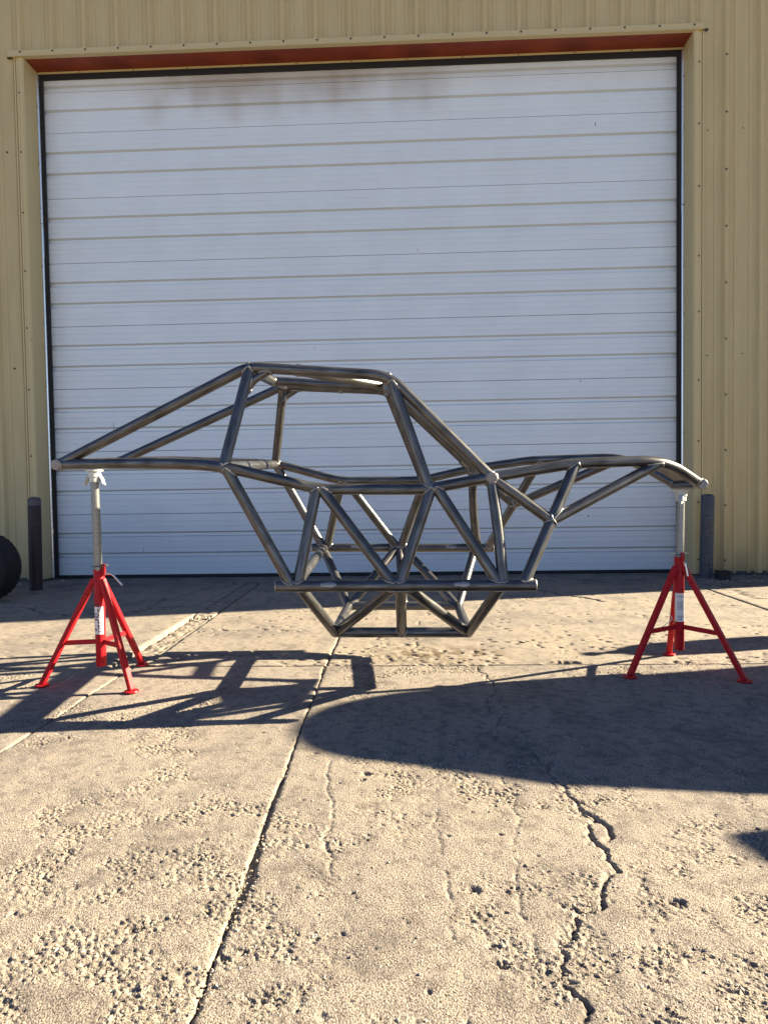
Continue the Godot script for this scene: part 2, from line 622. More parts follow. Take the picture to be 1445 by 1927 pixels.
func build_ground() -> void:
	n_mask = noise(1.1, 101, 6)
	n_rough = noise(52.0, 102, 3)
	n_fine = noise(110.0, 103, 1)
	n_pock = noise(26.0, 104, 4)
	n_wave = noise(2.2, 105, 2)
	n_tone = noise(0.8, 106, 4)
	n_edge = noise(1.0, 107, 3)
	n_clump = noise(5.5, 108, 4)
	n_mott = noise(17.0, 109, 5)
	nearmap.resize(NW * NH)
	farmap.resize(FW * FH)
	# the long winding crack right of the middle
	crack([Vector2(0.324, -3.231), Vector2(0.319, -3.023), Vector2(0.344, -2.824), Vector2(0.281, -2.619), Vector2(0.296, -2.413), Vector2(0.30, -2.237), Vector2(0.379, -2.192), Vector2(0.405, -2.065), Vector2(0.413, -1.884)], 0.0040, 0.008, 0.4)
	crack([Vector2(0.413, -1.884), Vector2(0.437, -1.775), Vector2(0.433, -1.678), Vector2(0.444, -1.579), Vector2(0.448, -1.491), Vector2(0.401, -1.45), Vector2(0.37, -1.357), Vector2(0.311, -1.306), Vector2(0.265, -1.259), Vector2(0.256, -1.175), Vector2(0.262, -1.125), Vector2(0.28, -1.09), Vector2(0.276, -1.0), Vector2(0.29, -0.9)], 0.0042, 0.010, 0.42)
	crack([Vector2(0.437, -1.775), Vector2(0.475, -1.70), Vector2(0.455, -1.62)], 0.006, 0.009, 0.4)
	# fainter lines
	crack([Vector2(0.291, -2.30), Vector2(0.291, -2.148), Vector2(0.276, -1.851), Vector2(0.228, -1.577), Vector2(0.214, -1.409), Vector2(0.218, -1.273), Vector2(0.228, -1.174), Vector2(0.215, -1.0)], 0.0038, 0.0032, 0.18, 0.3)
	crack([Vector2(-0.26, -2.1), Vector2(-0.25, -1.914), Vector2(-0.22, -1.62), Vector2(-0.206, -1.298), Vector2(-0.196, -1.081), Vector2(-0.2, -0.9)], 0.0038, 0.0032, 0.18, 0.3)
	crack([Vector2(0.06, -1.9), Vector2(0.075, -1.5), Vector2(0.08, -1.172), Vector2(0.079, -1.0)], 0.0038, 0.0030, 0.18, 0.4)
	crack([Vector2(0.40, -2.0), Vector2(0.42, -1.75), Vector2(0.36, -1.5), Vector2(0.37, -1.40)], 0.0038, 0.0028, 0.18, 0.4)
	for k in 2:
		var hx := rng.randf_range(-1.1, 1.1)
		var hz := rng.randf_range(-2.8, -1.5)
		crack([Vector2(hx, hz), Vector2(hx + rng.randf_range(-0.12, 0.12), hz + 0.3), Vector2(hx + rng.randf_range(-0.2, 0.2), hz + 0.65)], 0.0038, 0.0036, 0.3, 0.25)
	# far side
	crack([Vector2(0.9, -6.2), Vector2(0.95, -5.7), Vector2(1.15, -5.3), Vector2(1.381, -5.0)], 0.011, 0.02, 0.4)
	crack([Vector2(2.30, -5.7), Vector2(2.543, -5.479), Vector2(2.50, -5.1), Vector2(2.62, -4.8), Vector2(3.1, -4.6)], 0.012, 0.02, 0.4)
	crack([Vector2(2.9, -5.9), Vector2(2.55, -5.62), Vector2(2.1, -5.75)], 0.011, 0.02, 0.4)
	crack([Vector2(-3.6, -5.15), Vector2(-3.067, -4.945), Vector2(-2.6, -4.70), Vector2(-2.167, -4.652), Vector2(-1.885, -4.848), Vector2(-1.5, -4.9)], 0.012, 0.018, 0.35)
	crack([Vector2(-1.885, -4.848), Vector2(-1.95, -5.3), Vector2(-1.80, -5.8), Vector2(-1.6, -6.2)], 0.010, 0.016, 0.35)
	crack([Vector2(-1.0, -6.2), Vector2(-0.9, -5.7), Vector2(-1.05, -5.2), Vector2(-1.2, -4.8)], 0.008, 0.012, 0.4, 0.3)
	crack([Vector2(0.05, -3.25), Vector2(-0.02, -3.9), Vector2(0.1, -4.6)], 0.006, 0.006, 0.3, 0.5)
	crack([Vector2(0.79, -3.27), Vector2(0.70, -3.29), Vector2(0.62, -3.26)], 0.016, 0.018, 0.3)
	# pits
	for k in 1900:
		var z := -lerpf(0.9, 3.2, rng.randf())
		var x := rng.randf_range(-1.0, 1.0) * (0.25 - z * 0.62)
		var m := rough_mask(x, z)
		if rng.randf() < 0.18 + 0.8 * m:
			pit(x, z, rng.randf_range(0.0035, 0.0065) * (1.6 if rng.randf() < 0.05 else 1.0), rng.randf_range(0.003, 0.008))
	for p: Array in [[-0.142, -2.005, 0.016], [-0.15, -1.96, 0.010], [0.121, -1.417, 0.015], [0.53, -1.38, 0.016], [0.15, -1.19, 0.012], [-0.35, -1.20, 0.010], [-0.55, -1.28, 0.012]]:
		pit(p[0], p[1], p[2], 0.011)
	for k in 1500:
		var z := -lerpf(3.25, 6.1, rng.randf() * rng.randf())
		var x := rng.randf_range(-2.8, 2.8)
		if n_tone.get_noise_2d(x * 2.0, z * 2.0) > 0.02:
			pit(x, z, rng.randf_range(0.006, 0.015), rng.randf_range(0.004, 0.010))
	var root := Node3D.new()
	root.name = "ground"
	root.set_meta("kind", "structure")
	add_child(root, true)
	# the earth below and round the slabs, out to the horizon
	var st := mb()
	quad(st, Vector3(-250, -0.06, -250), Vector3(250, -0.06, -250), Vector3(250, -0.06, 250), Vector3(-250, -0.06, 250), Vector3.UP)
	put("earth", done(st), M.soil, root)
	var j1l := func(z: float) -> float: return joint_x(-0.392, 0.026, z, 1.0) - 0.002 - 0.007 * smoothstep(0.15, 0.5, n_edge.get_noise_2d(z * 3.0, 77.0)) - 0.005 * smoothstep(0.30, 0.0, absf(z + 1.48))
	var j1r := func(z: float) -> float: return joint_x(-0.392, 0.026, z, 1.0) + 0.003 + 0.003 * n_edge.get_noise_2d(z * 25.0, 5.0) + 0.013 * smoothstep(0.22, 0.0, absf(z + 1.46))
	var j2l := func(z: float) -> float: return joint_x(-1.362, -0.012, z, 3.0) - 0.003 - 0.008 * smoothstep(0.1, 0.5, n_edge.get_noise_2d(z * 3.0, 97.0))
	var j2r := func(z: float) -> float: return joint_x(-1.362, -0.012, z, 3.0) + 0.004 + 0.003 * n_edge.get_noise_2d(z * 25.0, 15.0)
	var far_l := func(_z: float) -> float: return -2.4
	var far_r := func(_z: float) -> float: return 2.35
	var side_l := func(_z: float) -> float: return -6.0
	var side_r := func(_z: float) -> float: return 6.0
	var sl := func(_z: float) -> float: return -2.407
	var sr := func(_z: float) -> float: return 2.357
	# dirt packed in the joints
	st = mb(true)
	for jt: Array in [[-0.392, 0.026, 1.0, -0.85, -3.24], [-1.362, -0.012, 3.0, -0.85, -3.24], [-0.40, 0.014, 21.0, -3.24, -6.15], [-1.285, 0.022, 23.0, -3.24, -6.15], [-1.47, 0.004, 25.0, -4.6, -6.15]]:
		var z: float = jt[3]
		while z > float(jt[4]):
			var z2 := maxf(z - 0.012, float(jt[4]))
			var p: Array[Vector3] = []
			for q: Vector2 in [Vector2(-0.035, z), Vector2(0.035, z), Vector2(0.035, z2), Vector2(-0.035, z2)]:
				p.append(Vector3(joint_x(jt[0], jt[1], q.y, jt[2]) + q.x, -0.015 + 0.004 * n_edge.get_noise_2d(q.y * 30.0, q.x * 60.0), q.y))
			quad(st, p[0], p[1], p[2], p[3], Vector3.UP)
			z = z2
	put("joint_dirt", done(st), M.soil, root).set_meta("kind", "stuff")
	# near row
	slab(root, -0.85, -3.236, 250, 600, far_l, j2l)
	slab(root, -0.85, -3.236, 245, 600, j2r, j1l)
	slab(root, -0.85, -3.236, 680, 600, j1r, far_r)
	slab(root, -0.85, -3.236, 60, 60, side_l, sl)
	slab(root, -0.85, -3.236, 60, 60, sr, side_r)
	slab(root, 3.5, -0.842, 160, 80, side_l, side_r)
	# far row; the strip beside the left joint is broken out at its near end
	var f1l := func(z: float) -> float: return joint_x(-0.40, 0.014, z, 21.0) - 0.004
	var f1r := func(z: float) -> float: return joint_x(-0.40, 0.014, z, 21.0) + 0.004
	var f2r := func(z: float) -> float: return joint_x(-1.285, 0.022, z, 23.0) + 0.007
	var f2l := func(z: float) -> float: return joint_x(-1.285, 0.022, z, 23.0) - 0.007
	var f3r := func(z: float) -> float: return joint_x(-1.47, 0.004, z, 25.0) + 0.005
	var f3l := func(z: float) -> float: return joint_x(-1.47, 0.004, z, 25.0) - 0.005
	var broken := func(x: float, z: float) -> float: return -0.020 * smoothstep(-4.56, -4.50, z + 0.05 * n_edge.get_noise_2d(x * 9.0, 3.0)) + 0.01 * n_edge.get_noise_2d(x * 12.0, z * 12.0)
	slab(root, -3.246, -6.15, 240, 240, side_l, f3l)
	slab(root, -3.246, -6.15, 24, 290, f3r, f2l, broken, "patch_strip")
	slab(root, -3.246, -6.15, 135, 415, f2r, f1l)
	slab(root, -3.246, -6.15, 390, 415, f1r, far_r)
	slab(root, -3.246, -6.15, 120, 120, sr, side_r)
	# the sill in front of the door
	slab(root, -6.162, -6.62, 500, 30, side_l, side_r, null, "door_sill_slab")
	# stones of the mix that the worn surface lays bare
	var one := mb()
	pebble(one, Vector3.ZERO, 1.0)
	var mm := MultiMesh.new()
	mm.transform_format = MultiMesh.TRANSFORM_3D
	mm.use_colors = true
	mm.mesh = done(one)
	var where: Array[Transform3D] = []
	var tints: Array[Color] = []
	var shades := [Color(0.34, 0.28, 0.20), Color(0.40, 0.34, 0.26), Color(0.22, 0.185, 0.15), Color(0.13, 0.11, 0.095), Color(0.30, 0.22, 0.16), Color(0.36, 0.33, 0.29)]
	for k in 260000:
		var z := -lerpf(0.88, 3.22, pow(rng.randf(), 1.3))
		var x := rng.randf_range(-1.0, 1.0) * (0.35 - z * 0.62)
		var m := rough_mask(x, z)
		if rng.randf() > 0.03 + 0.33 * m:
			continue
		var r := 0.0007 + 0.0030 * pow(rng.randf(), 2.6)
		var s := surface(x, z)
		var b := Basis.from_euler(Vector3(rng.randf_range(-0.5, 0.5), rng.randf() * TAU, rng.randf_range(-0.5, 0.5))).scaled(Vector3(r, r * 0.8, r * rng.randf_range(0.8, 1.4)))
		where.append(Transform3D(b, Vector3(x, s.x - r * 0.25, z)))
		tints.append(shades[rng.randi() % shades.size()])
	mm.instance_count = where.size()
	for k in where.size():
		mm.set_instance_transform(k, where[k])
		mm.set_instance_color(k, tints[k])
	var ag := MultiMeshInstance3D.new()
	ag.name = "exposed_stones"
	ag.multimesh = mm
	ag.material_override = M.aggregate
	ag.set_meta("kind", "stuff")
	root.add_child(ag, true)
	# loose grit
	var g := mb()
	for k in 1500:
		var z := -lerpf(1.0, 6.2, rng.randf())
		var x := rng.randf_range(-1.0, 1.0) * (0.3 - z * 0.6)
		if k % 3 == 0:
			z = -rng.randf_range(5.9, 6.33)
			x = rng.randf_range(2.5, 4.0) if rng.randf() < 0.75 else rng.randf_range(-4.2, -3.3)
		var r := rng.randf_range(0.0015, 0.004) * (1.0 if z > -5.5 else 2.6)
		if rng.randf() < 0.03 and z < -5.8:
			r *= 2.5
		pebble(g, Vector3(x, surface(x, z).x + r * 0.3, z), r)
	var go := put("grit", done(g), M.stone, root)
	go.set_meta("kind", "stuff")

func pebble(st: SurfaceTool, c: Vector3, r: float) -> void:
	var top := c + Vector3(rng.randf_range(-0.3, 0.3) * r, r * rng.randf_range(0.5, 0.9), 0)
	var ring: Array[Vector3] = []
	var a0 := rng.randf() * TAU
	for k in 5:
		var a := a0 + TAU * k / 5.0
		ring.append(c + Vector3(cos(a), rng.randf_range(-0.2, 0.25), sin(a)) * r * rng.randf_range(0.7, 1.4))
	for k in 5:
		tri(st, top, ring[k], ring[(k + 1) % 5], ring[k] + ring[(k + 1) % 5] - c * 2.0 + Vector3.UP * r)
		tri(st, c - Vector3(0, r, 0), ring[k], ring[(k + 1) % 5], ring[k] + ring[(k + 1) % 5] - c * 2.0 - Vector3.UP * r)

# ---------------------------------------------------------------- building
const ZW := -6.366
const ZD := -6.578
const DL := -3.523
const DR := 2.573
const DH := 4.874

# one ribbed steel sheet between x0 and x1
func ribbed(x0: float, x1: float, y0: float, y1: float, lift := 0.0) -> ArrayMesh:
	# (offset from a rib's centre, how far it stands out)
	var prof := [[-0.153, 0.0], [-0.107, 0.0], [-0.101, 0.0065], [-0.077, 0.0065], [-0.071, 0.0], [-0.037, 0.0], [-0.015, 0.031], [0.015, 0.031], [0.037, 0.0], [0.071, 0.0], [0.077, 0.0065], [0.101, 0.0065], [0.107, 0.0], [0.153, 0.0]]
	var pts: Array[Vector2] = []
	var k0 := int(floor((x0 + 3.559) / 0.306)) - 1
	var k1 := int(ceil((x1 + 3.559) / 0.306)) + 1
	for k in range(k0, k1 + 1):
		for p: Array in prof:
			pts.append(Vector2(-3.559 + 0.306 * k + float(p[0]), float(p[1])))
	var cut: Array[Vector2] = []
	for i in pts.size() - 1:
		var a := pts[i]
		var b := pts[i + 1]
		if b.x <= x0 or a.x >= x1 or b.x - a.x < 1e-5:
			continue
		if a.x < x0:
			a = a.lerp(b, (x0 - a.x) / (b.x - a.x))
		if b.x > x1:
			b = a.lerp(b, (x1 - a.x) / (b.x - a.x))
		if cut.is_empty():
			cut.append(a)
		cut.append(b)
	var st := mb()
	for i in cut.size() - 1:
		var a := cut[i]
		var b := cut[i + 1]
		var ys: Array[float] = [y0]
		if y0 < 0.1:
			ys = [y0, 0.12, 0.28, 0.5]
		while ys[ys.size() - 1] < y1 - 0.3:
			ys.append(ys[ys.size() - 1] + 0.28)
		ys.append(y1)
		for q in ys.size() - 1:
			for f: Array in [[a, ys[q]], [b, ys[q + 1]], [b, ys[q]], [a, ys[q]], [a, ys[q + 1]], [b, ys[q + 1]]]:
				var p: Vector2 = f[0]
				# splashed dirt along the foot of the wall
				var dirt := 0.62 * exp(-float(f[1]) / 0.30) * (0.75 + 0.9 * n_edge.get_noise_2d(p.x * 4.0, float(f[1]) * 2.0))
				st.set_color(Color.WHITE.lerp(Color(0.42, 0.38, 0.33), clampf(dirt, 0.0, 0.8)))
				st.set_uv(Vector2(p.x, f[1]))
				st.add_vertex(Vector3(p.x, f[1], ZW + p.y + lift + 0.0045 * n_edge.get_noise_2d(p.x * 2.3, float(f[1]) * 0.9)))
	return done(st)

func door_section(h: float, pencils: Array, grooves: Array) -> ArrayMesh:
	# profile down from the section's top edge: (distance down, how far out)
	var pr: Array[Vector2] = [Vector2(0.0, -0.012), Vector2(0.0018, -0.0015), Vector2(0.004, 0.0)]
	var marks: Array = []
	for p: float in pencils:
		marks.append([p, 0])
	for p: float in grooves:
		marks.append([p, 1])
	marks.sort_custom(func(a: Array, b: Array) -> bool: return a[0] < b[0])
	for m: Array in marks:
		var d: float = m[0]
		if m[1] == 0:
			pr.append_array([Vector2(d - 0.004, 0.0), Vector2(d - 0.001, -0.0036), Vector2(d + 0.001, -0.0036), Vector2(d + 0.004, 0.0)])
		else:
			pr.append_array([Vector2(d - 0.008, 0.0), Vector2(d + 0.008, -0.020), Vector2(d + 0.034, -0.0195), Vector2(d + 0.043, 0.0)])
	pr.append_array([Vector2(h - 0.006, 0.0), Vector2(h - 0.003, -0.0015), Vector2(h - 0.002, -0.012)])
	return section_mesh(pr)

func stain(x: float, y: float) -> Color:
	var c := Color(0.725, 0.80, 0.855)
	var s := n_tone.get_noise_2d(x * 1.8, y * 1.1)
	var v := n_edge.get_noise_2d(x * 9.0, y * 0.6)
	# brown run-off from the lintel, strongest left of the middle
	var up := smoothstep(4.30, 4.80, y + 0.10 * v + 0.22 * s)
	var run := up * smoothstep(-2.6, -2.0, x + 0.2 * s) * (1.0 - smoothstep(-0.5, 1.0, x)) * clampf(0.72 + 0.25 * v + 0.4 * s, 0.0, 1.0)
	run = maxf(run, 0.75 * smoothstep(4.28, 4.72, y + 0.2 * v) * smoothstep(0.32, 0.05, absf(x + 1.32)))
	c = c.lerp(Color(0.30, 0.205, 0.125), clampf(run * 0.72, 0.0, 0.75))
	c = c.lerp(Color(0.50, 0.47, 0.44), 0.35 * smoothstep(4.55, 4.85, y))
	# grime at both edges; a darker, bluer tone towards the floor
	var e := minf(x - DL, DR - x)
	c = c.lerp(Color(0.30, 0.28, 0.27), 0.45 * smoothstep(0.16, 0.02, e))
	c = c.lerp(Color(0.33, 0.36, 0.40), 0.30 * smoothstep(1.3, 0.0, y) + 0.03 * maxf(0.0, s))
	return c

var section_base := 0.0
func section_mesh(pr: Array[Vector2]) -> ArrayMesh:
	var st := mb()
	var n := 64
	var x0 := DL + 0.02
	var x1 := DR - 0.02
	var top := section_base
	for i in pr.size() - 1:
		var a := pr[i]
		var b := pr[i + 1]
		for k in n:
			var xa := lerpf(x0, x1, float(k) / n)
			var xb := lerpf(x0, x1, float(k + 1) / n)
			var va := Vector3(xa, -a.x, a.y)
			var vb := Vector3(xb, -a.x, a.y)
			var vc := Vector3(xb, -b.x, b.y)
			var vd := Vector3(xa, -b.x, b.y)
			for v: Vector3 in [va, vb, vc, va, vc, vd]:
				st.set_color(stain(v.x, top + v.y) * (Color(0.78, 0.765, 0.74) if absf(a.y - b.y) > 0.007 and absf(a.x - b.x) > 0.006 else Color.WHITE))  # groove bevels tinted darker: shade painted into the colour
				st.set_uv(Vector2(v.x, v.y))
				st.add_vertex(v)
	return done(st)

func build_building() -> void:
	var b := thing("metal_warehouse", "tan ribbed steel building with a wide white overhead door", "building", Vector3(0, 0, ZW))
	var sh := Vector3(0, 0, -ZW)   # children are placed from the building's own base
	var top := 6.6
	var left := -9.0
	var right := 5.95
	# sheets
	var cuts: Array[float] = []
	var xk := -3.559 + 0.306 * 0.5 + 0.0
	var first := int(floor((left - xk) / 0.918))
	for k in range(first, 20):
		var x := xk + 0.918 * k
		if x > left and x < right:
			cuts.append(x)
	var spans: Array = []
	spans.append([left, DL - 0.02, 0.02])
	spans.append([DL - 0.02, DR + 0.03, DH + 0.03])
	spans.append([DR + 0.03, right, 0.02])
	for s: Array in spans:
		var x: float = s[0]
		var edges: Array[float] = [x]
		for c in cuts:
			if c > x + 0.05 and c < float(s[1]) - 0.05:
				edges.append(c)
		edges.append(s[1])
		for i in edges.size() - 1:
			var o := put("wall_panel", ribbed(edges[i], edges[i + 1] + (0.012 if i < edges.size() - 2 else 0.0), s[2], top, 0.0016 * (i % 2)), M.tan, b)
			o.position = sh
	# the shell behind
	var st := mb()
	var zb := ZW - 0.09
	bx(st, Vector3((left + DL) * 0.5 - 0.03, top * 0.5, zb - 0.05), Vector3(DL - left - 0.06, top, 0.1))
	bx(st, Vector3((DR + right) * 0.5 + 0.03, top * 0.5, zb - 0.05), Vector3(right - DR - 0.06, top, 0.1))
	bx(st, Vector3((DL + DR) * 0.5, (DH + 0.12 + top) * 0.5, zb - 0.05), Vector3(DR - DL + 0.06, top - DH - 0.12, 0.1))
	var w := put("wall", done(st), M.dark, b)
	w.position = sh
	for k in 3:
		st = mb()
		if k == 0:
			bx(st, Vector3(left + 0.05, top * 0.5, zb - 8.0), Vector3(0.1, top, 16.0))
		elif k == 1:
			bx(st, Vector3(right - 0.05, top * 0.5, zb - 8.0), Vector3(0.1, top, 16.0))
		else:
			bx(st, Vector3((left + right) * 0.5, top * 0.5, zb - 16.0), Vector3(right - left, top, 0.1))
		put("wall", done(st), M.tan, b).position = sh
	st = mb()
	bar(st, Vector3((left + right) * 0.5, top, ZW + 0.15), Vector3((left + right) * 0.5, top + 1.2, zb - 8.0), right - left + 0.1, 0.06, Vector3.RIGHT)
	bar(st, Vector3((left + right) * 0.5, top + 1.2, zb - 8.0), Vector3((left + right) * 0.5, top, zb - 16.3), right - left + 0.1, 0.06, Vector3.RIGHT)
	put("roof", done(st), M.zinc, b).position = sh
	# lintel: front flashing, primed soffit, back angle
	st = mb()
	bx(st, Vector3((DL + DR) * 0.5 - 0.03, DH + 0.035, ZW + 0.022), Vector3(DR - DL + 0.235, 0.058, 0.040), 0.004)
	bx(st, Vector3((DL + DR) * 0.5 - 0.03, DH + 0.0025, ZW + 0.030), Vector3(DR - DL + 0.235, 0.006, 0.052), 0.001)
	put("lintel_flashing", done(st), M.tan_trim, b).position = sh
	for xf: float in [DL - 0.125, DR + 0.10]:
		st = mb()
		bx(st, Vector3(xf, DH + 0.003, ZW + 0.03), Vector3(0.05, 0.011, 0.03), 0.002)
		put("flashing_end", done(st), M.scuff, b).position = sh
	st = mb()
	bx(st, Vector3((DL + DR) * 0.5, DH + 0.010, (ZW + ZD) * 0.5), Vector3(DR - DL + 0.02, 0.014, ZW - ZD + 0.006), 0.001)
	put("soffit", done(st), M.primer, b).position = sh
	st = mb()
	bx(st, Vector3((DL + DR) * 0.5, DH - 0.010, ZD + 0.012), Vector3(DR - DL, 0.020, 0.006), 0.001)
	put("head_angle", done(st), M.tan_trim, b).position = sh
	# jambs: each in two lapped lengths
	for s: float in [-1.0, 1.0]:
		var xe := DL if s < 0.0 else DR
		var o := s
		var ys := [[0.015, 2.30], [2.27, DH + 0.002]]
		if s > 0.0:
			ys = [[0.015, 2.36], [2.33, DH + 0.002]]
		for k in 2:
			var y0: float = ys[k][0]
			var y1: float = ys[k][1]
			var e := 0.0014 * k
			var hgt := y1 - y0
			var yc := (y0 + y1) * 0.5
			st = mb()
			bx(st, Vector3(xe + o * (0.008 - e), yc, (ZW + ZD) * 0.5 + 0.008), Vector3(0.016, hgt, ZW - ZD + 0.05), 0.002)
			bx(st, Vector3(xe + o * 0.024, yc, ZW + 0.030 + e), Vector3(0.030, hgt, 0.016), 0.005)
			bx(st, Vector3(xe + o * 0.056, yc, ZW + 0.0165 + e), Vector3(0.036, hgt, 0.020), 0.004)
			bx(st, Vector3(xe + o * 0.0835, yc, ZW + 0.020 + e), Vector3(0.014, hgt, 0.026), 0.005)
			put("jamb_trim", done(st), M.tan_trim, b).position = sh
		# bright seal retainer, then the black seal
		for k in 2:
			st = mb(false)
			var y0 := 0.01 if k == 0 else 3.44
			var y1 := 3.432 if k == 0 else DH - 0.04
			lathe(st, Transform3D(Basis.IDENTITY, Vector3(xe - o * 0.011, 0, ZD + 0.026)), [Vector2(0.0, y0), Vector2(0.0125, y0), Vector2(0.0125, y1), Vector2(0.0, y1)], 20)
			put("seal_retainer", done(st), M.strip, b).position = sh
		st = mb()
		bx(st, Vector3(xe - o * 0.042, (DH - 0.04) * 0.5, ZD + 0.014), Vector3(0.040, DH - 0.05, 0.012), 0.004)
		put("door_seal", done(st), M.rubber, b).position = sh
	st = mb()
	bx(st, Vector3((DL + DR) * 0.5, DH - 0.049, ZD + 0.010), Vector3(DR - DL - 0.02, 0.058, 0.014), 0.004)
	put("door_seal", done(st), M.rubber, b).position = sh
	# screws
	st = mb()
	for k in 21:
		dome(st, Vector3(-3.545 + 0.306 * k, DH + 0.045, ZW + 0.043), 0.0075)
	for k in 12:
		dome(st, Vector3(-3.1 + 0.52 * k, DH - 0.012, ZD + 0.016), 0.005)
	for s: float in [-1.0, 1.0]:
		var xe := DL if s < 0.0 else DR
		for k in 9:
			dome(st, Vector3(xe + s * 0.045, 0.12 + 0.56 * k + rng.randf_range(-0.05, 0.05), ZW + 0.036), 0.007)
			dome(st, Vector3(xe - s * 0.008, 0.2 + 0.55 * k + rng.randf_range(-0.1, 0.1), ZD + 0.036), 0.006)
	for k in 11:
		dome(st, Vector3(2.861, 0.14 + 0.502 * k, ZW + 0.033), 0.0075)
		if k % 4 == 3:
			dome(st, Vector3(2.71, 0.50 + 0.502 * k, ZW + 0.002), 0.005)
			dome(st, Vector3(3.02, 0.51 + 0.502 * k, ZW + 0.002), 0.005)
			dome(st, Vector3(-3.72, 0.52 + 0.502 * k, ZW + 0.002), 0.008)
	var so := put("screws", done(st), M.screw, b)
	so.position = sh
	so.set_meta("kind", "stuff")
	# base trim and gap under the sheets
	st = mb()
	bx(st, Vector3((DR + 0.1 + right) * 0.5, 0.012, ZW - 0.02), Vector3(right - DR - 0.12, 0.05, 0.05), 0.003)
	put("base_angle", done(st), M.scuff, b).position = sh
	st = mb()
	bx(st, Vector3((left + DL - 0.1) * 0.5, 0.012, ZW - 0.02), Vector3(DL - left - 0.12, 0.05, 0.05), 0.003)
	put("base_angle", done(st), M.scuff, b).position = sh
	# the overhead door in its sections
	var d := Node3D.new()
	d.name = "overhead_door"
	b.add_child(d, true)
	var joints := [0.028, 0.625, 1.240, 1.851, 2.455, 3.062, 3.680, 4.302, 4.685, 4.862]
	for i in 9:
		var y0: float = joints[i]
		var y1: float = joints[i + 1]
		section_base = y1
		var mesh: ArrayMesh
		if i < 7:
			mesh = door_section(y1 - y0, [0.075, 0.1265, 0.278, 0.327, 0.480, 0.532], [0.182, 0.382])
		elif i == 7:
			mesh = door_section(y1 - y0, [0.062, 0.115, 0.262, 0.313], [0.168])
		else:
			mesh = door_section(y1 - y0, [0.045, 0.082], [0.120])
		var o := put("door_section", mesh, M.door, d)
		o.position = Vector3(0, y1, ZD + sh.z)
	st = mb()
	bx(st, Vector3((DL + DR) * 0.5, DH * 0.5, ZD - 0.05), Vector3(DR - DL - 0.02, DH, 0.03))
	put("door_core", done(st), M.dark, d).position = sh
	st = mb()
	bx(st, Vector3((DL + DR) * 0.5, 0.014, ZD - 0.004), Vector3(DR - DL - 0.04, 0.022, 0.022), 0.004)
	put("bottom_seal", done(st), M.rubber, d).position = sh
	# scuffs and dings on the door
	st = mb()
	for p: Array in [[1.77, 4.21, 0.006, 0.035, 0.1], [0.75, 1.03, 0.008, 0.05, 0.25], [1.69, 0.55, 0.012, 0.012, 0.0], [-2.88, 1.49, 0.003, 0.06, 0.1], [-2.62, 0.27, 0.003, 0.05, -0.1], [1.62, 1.83, 0.005, 0.02, 0.1], [0.1, 3.1, 0.003, 0.03, 0.0], [-0.9, 2.2, 0.003, 0.02, 0.4]]:
		box(st, Transform3D(Basis(Vector3.BACK, float(p[4])), Vector3(p[0], p[1], ZD + 0.0006)), Vector3(p[2], p[3], 0.0016), 0.0004)
	var sc := put("scuff_marks", done(st), M.scuff, d)
	sc.position = sh
	sc.set_meta("kind", "stuff")

func dome(st: SurfaceTool, c: Vector3, r: float) -> void:
	var prof := [Vector2(r * 1.35, 0.0), Vector2(r * 1.3, r * 0.25), Vector2(r * 0.8, r * 0.3), Vector2(r * 0.7, r * 0.8), Vector2(0.0, r * 0.85)]
	lathe(st, Transform3D(Basis(Vector3.RIGHT, Vector3.BACK, Vector3.DOWN), c), prof, 8)

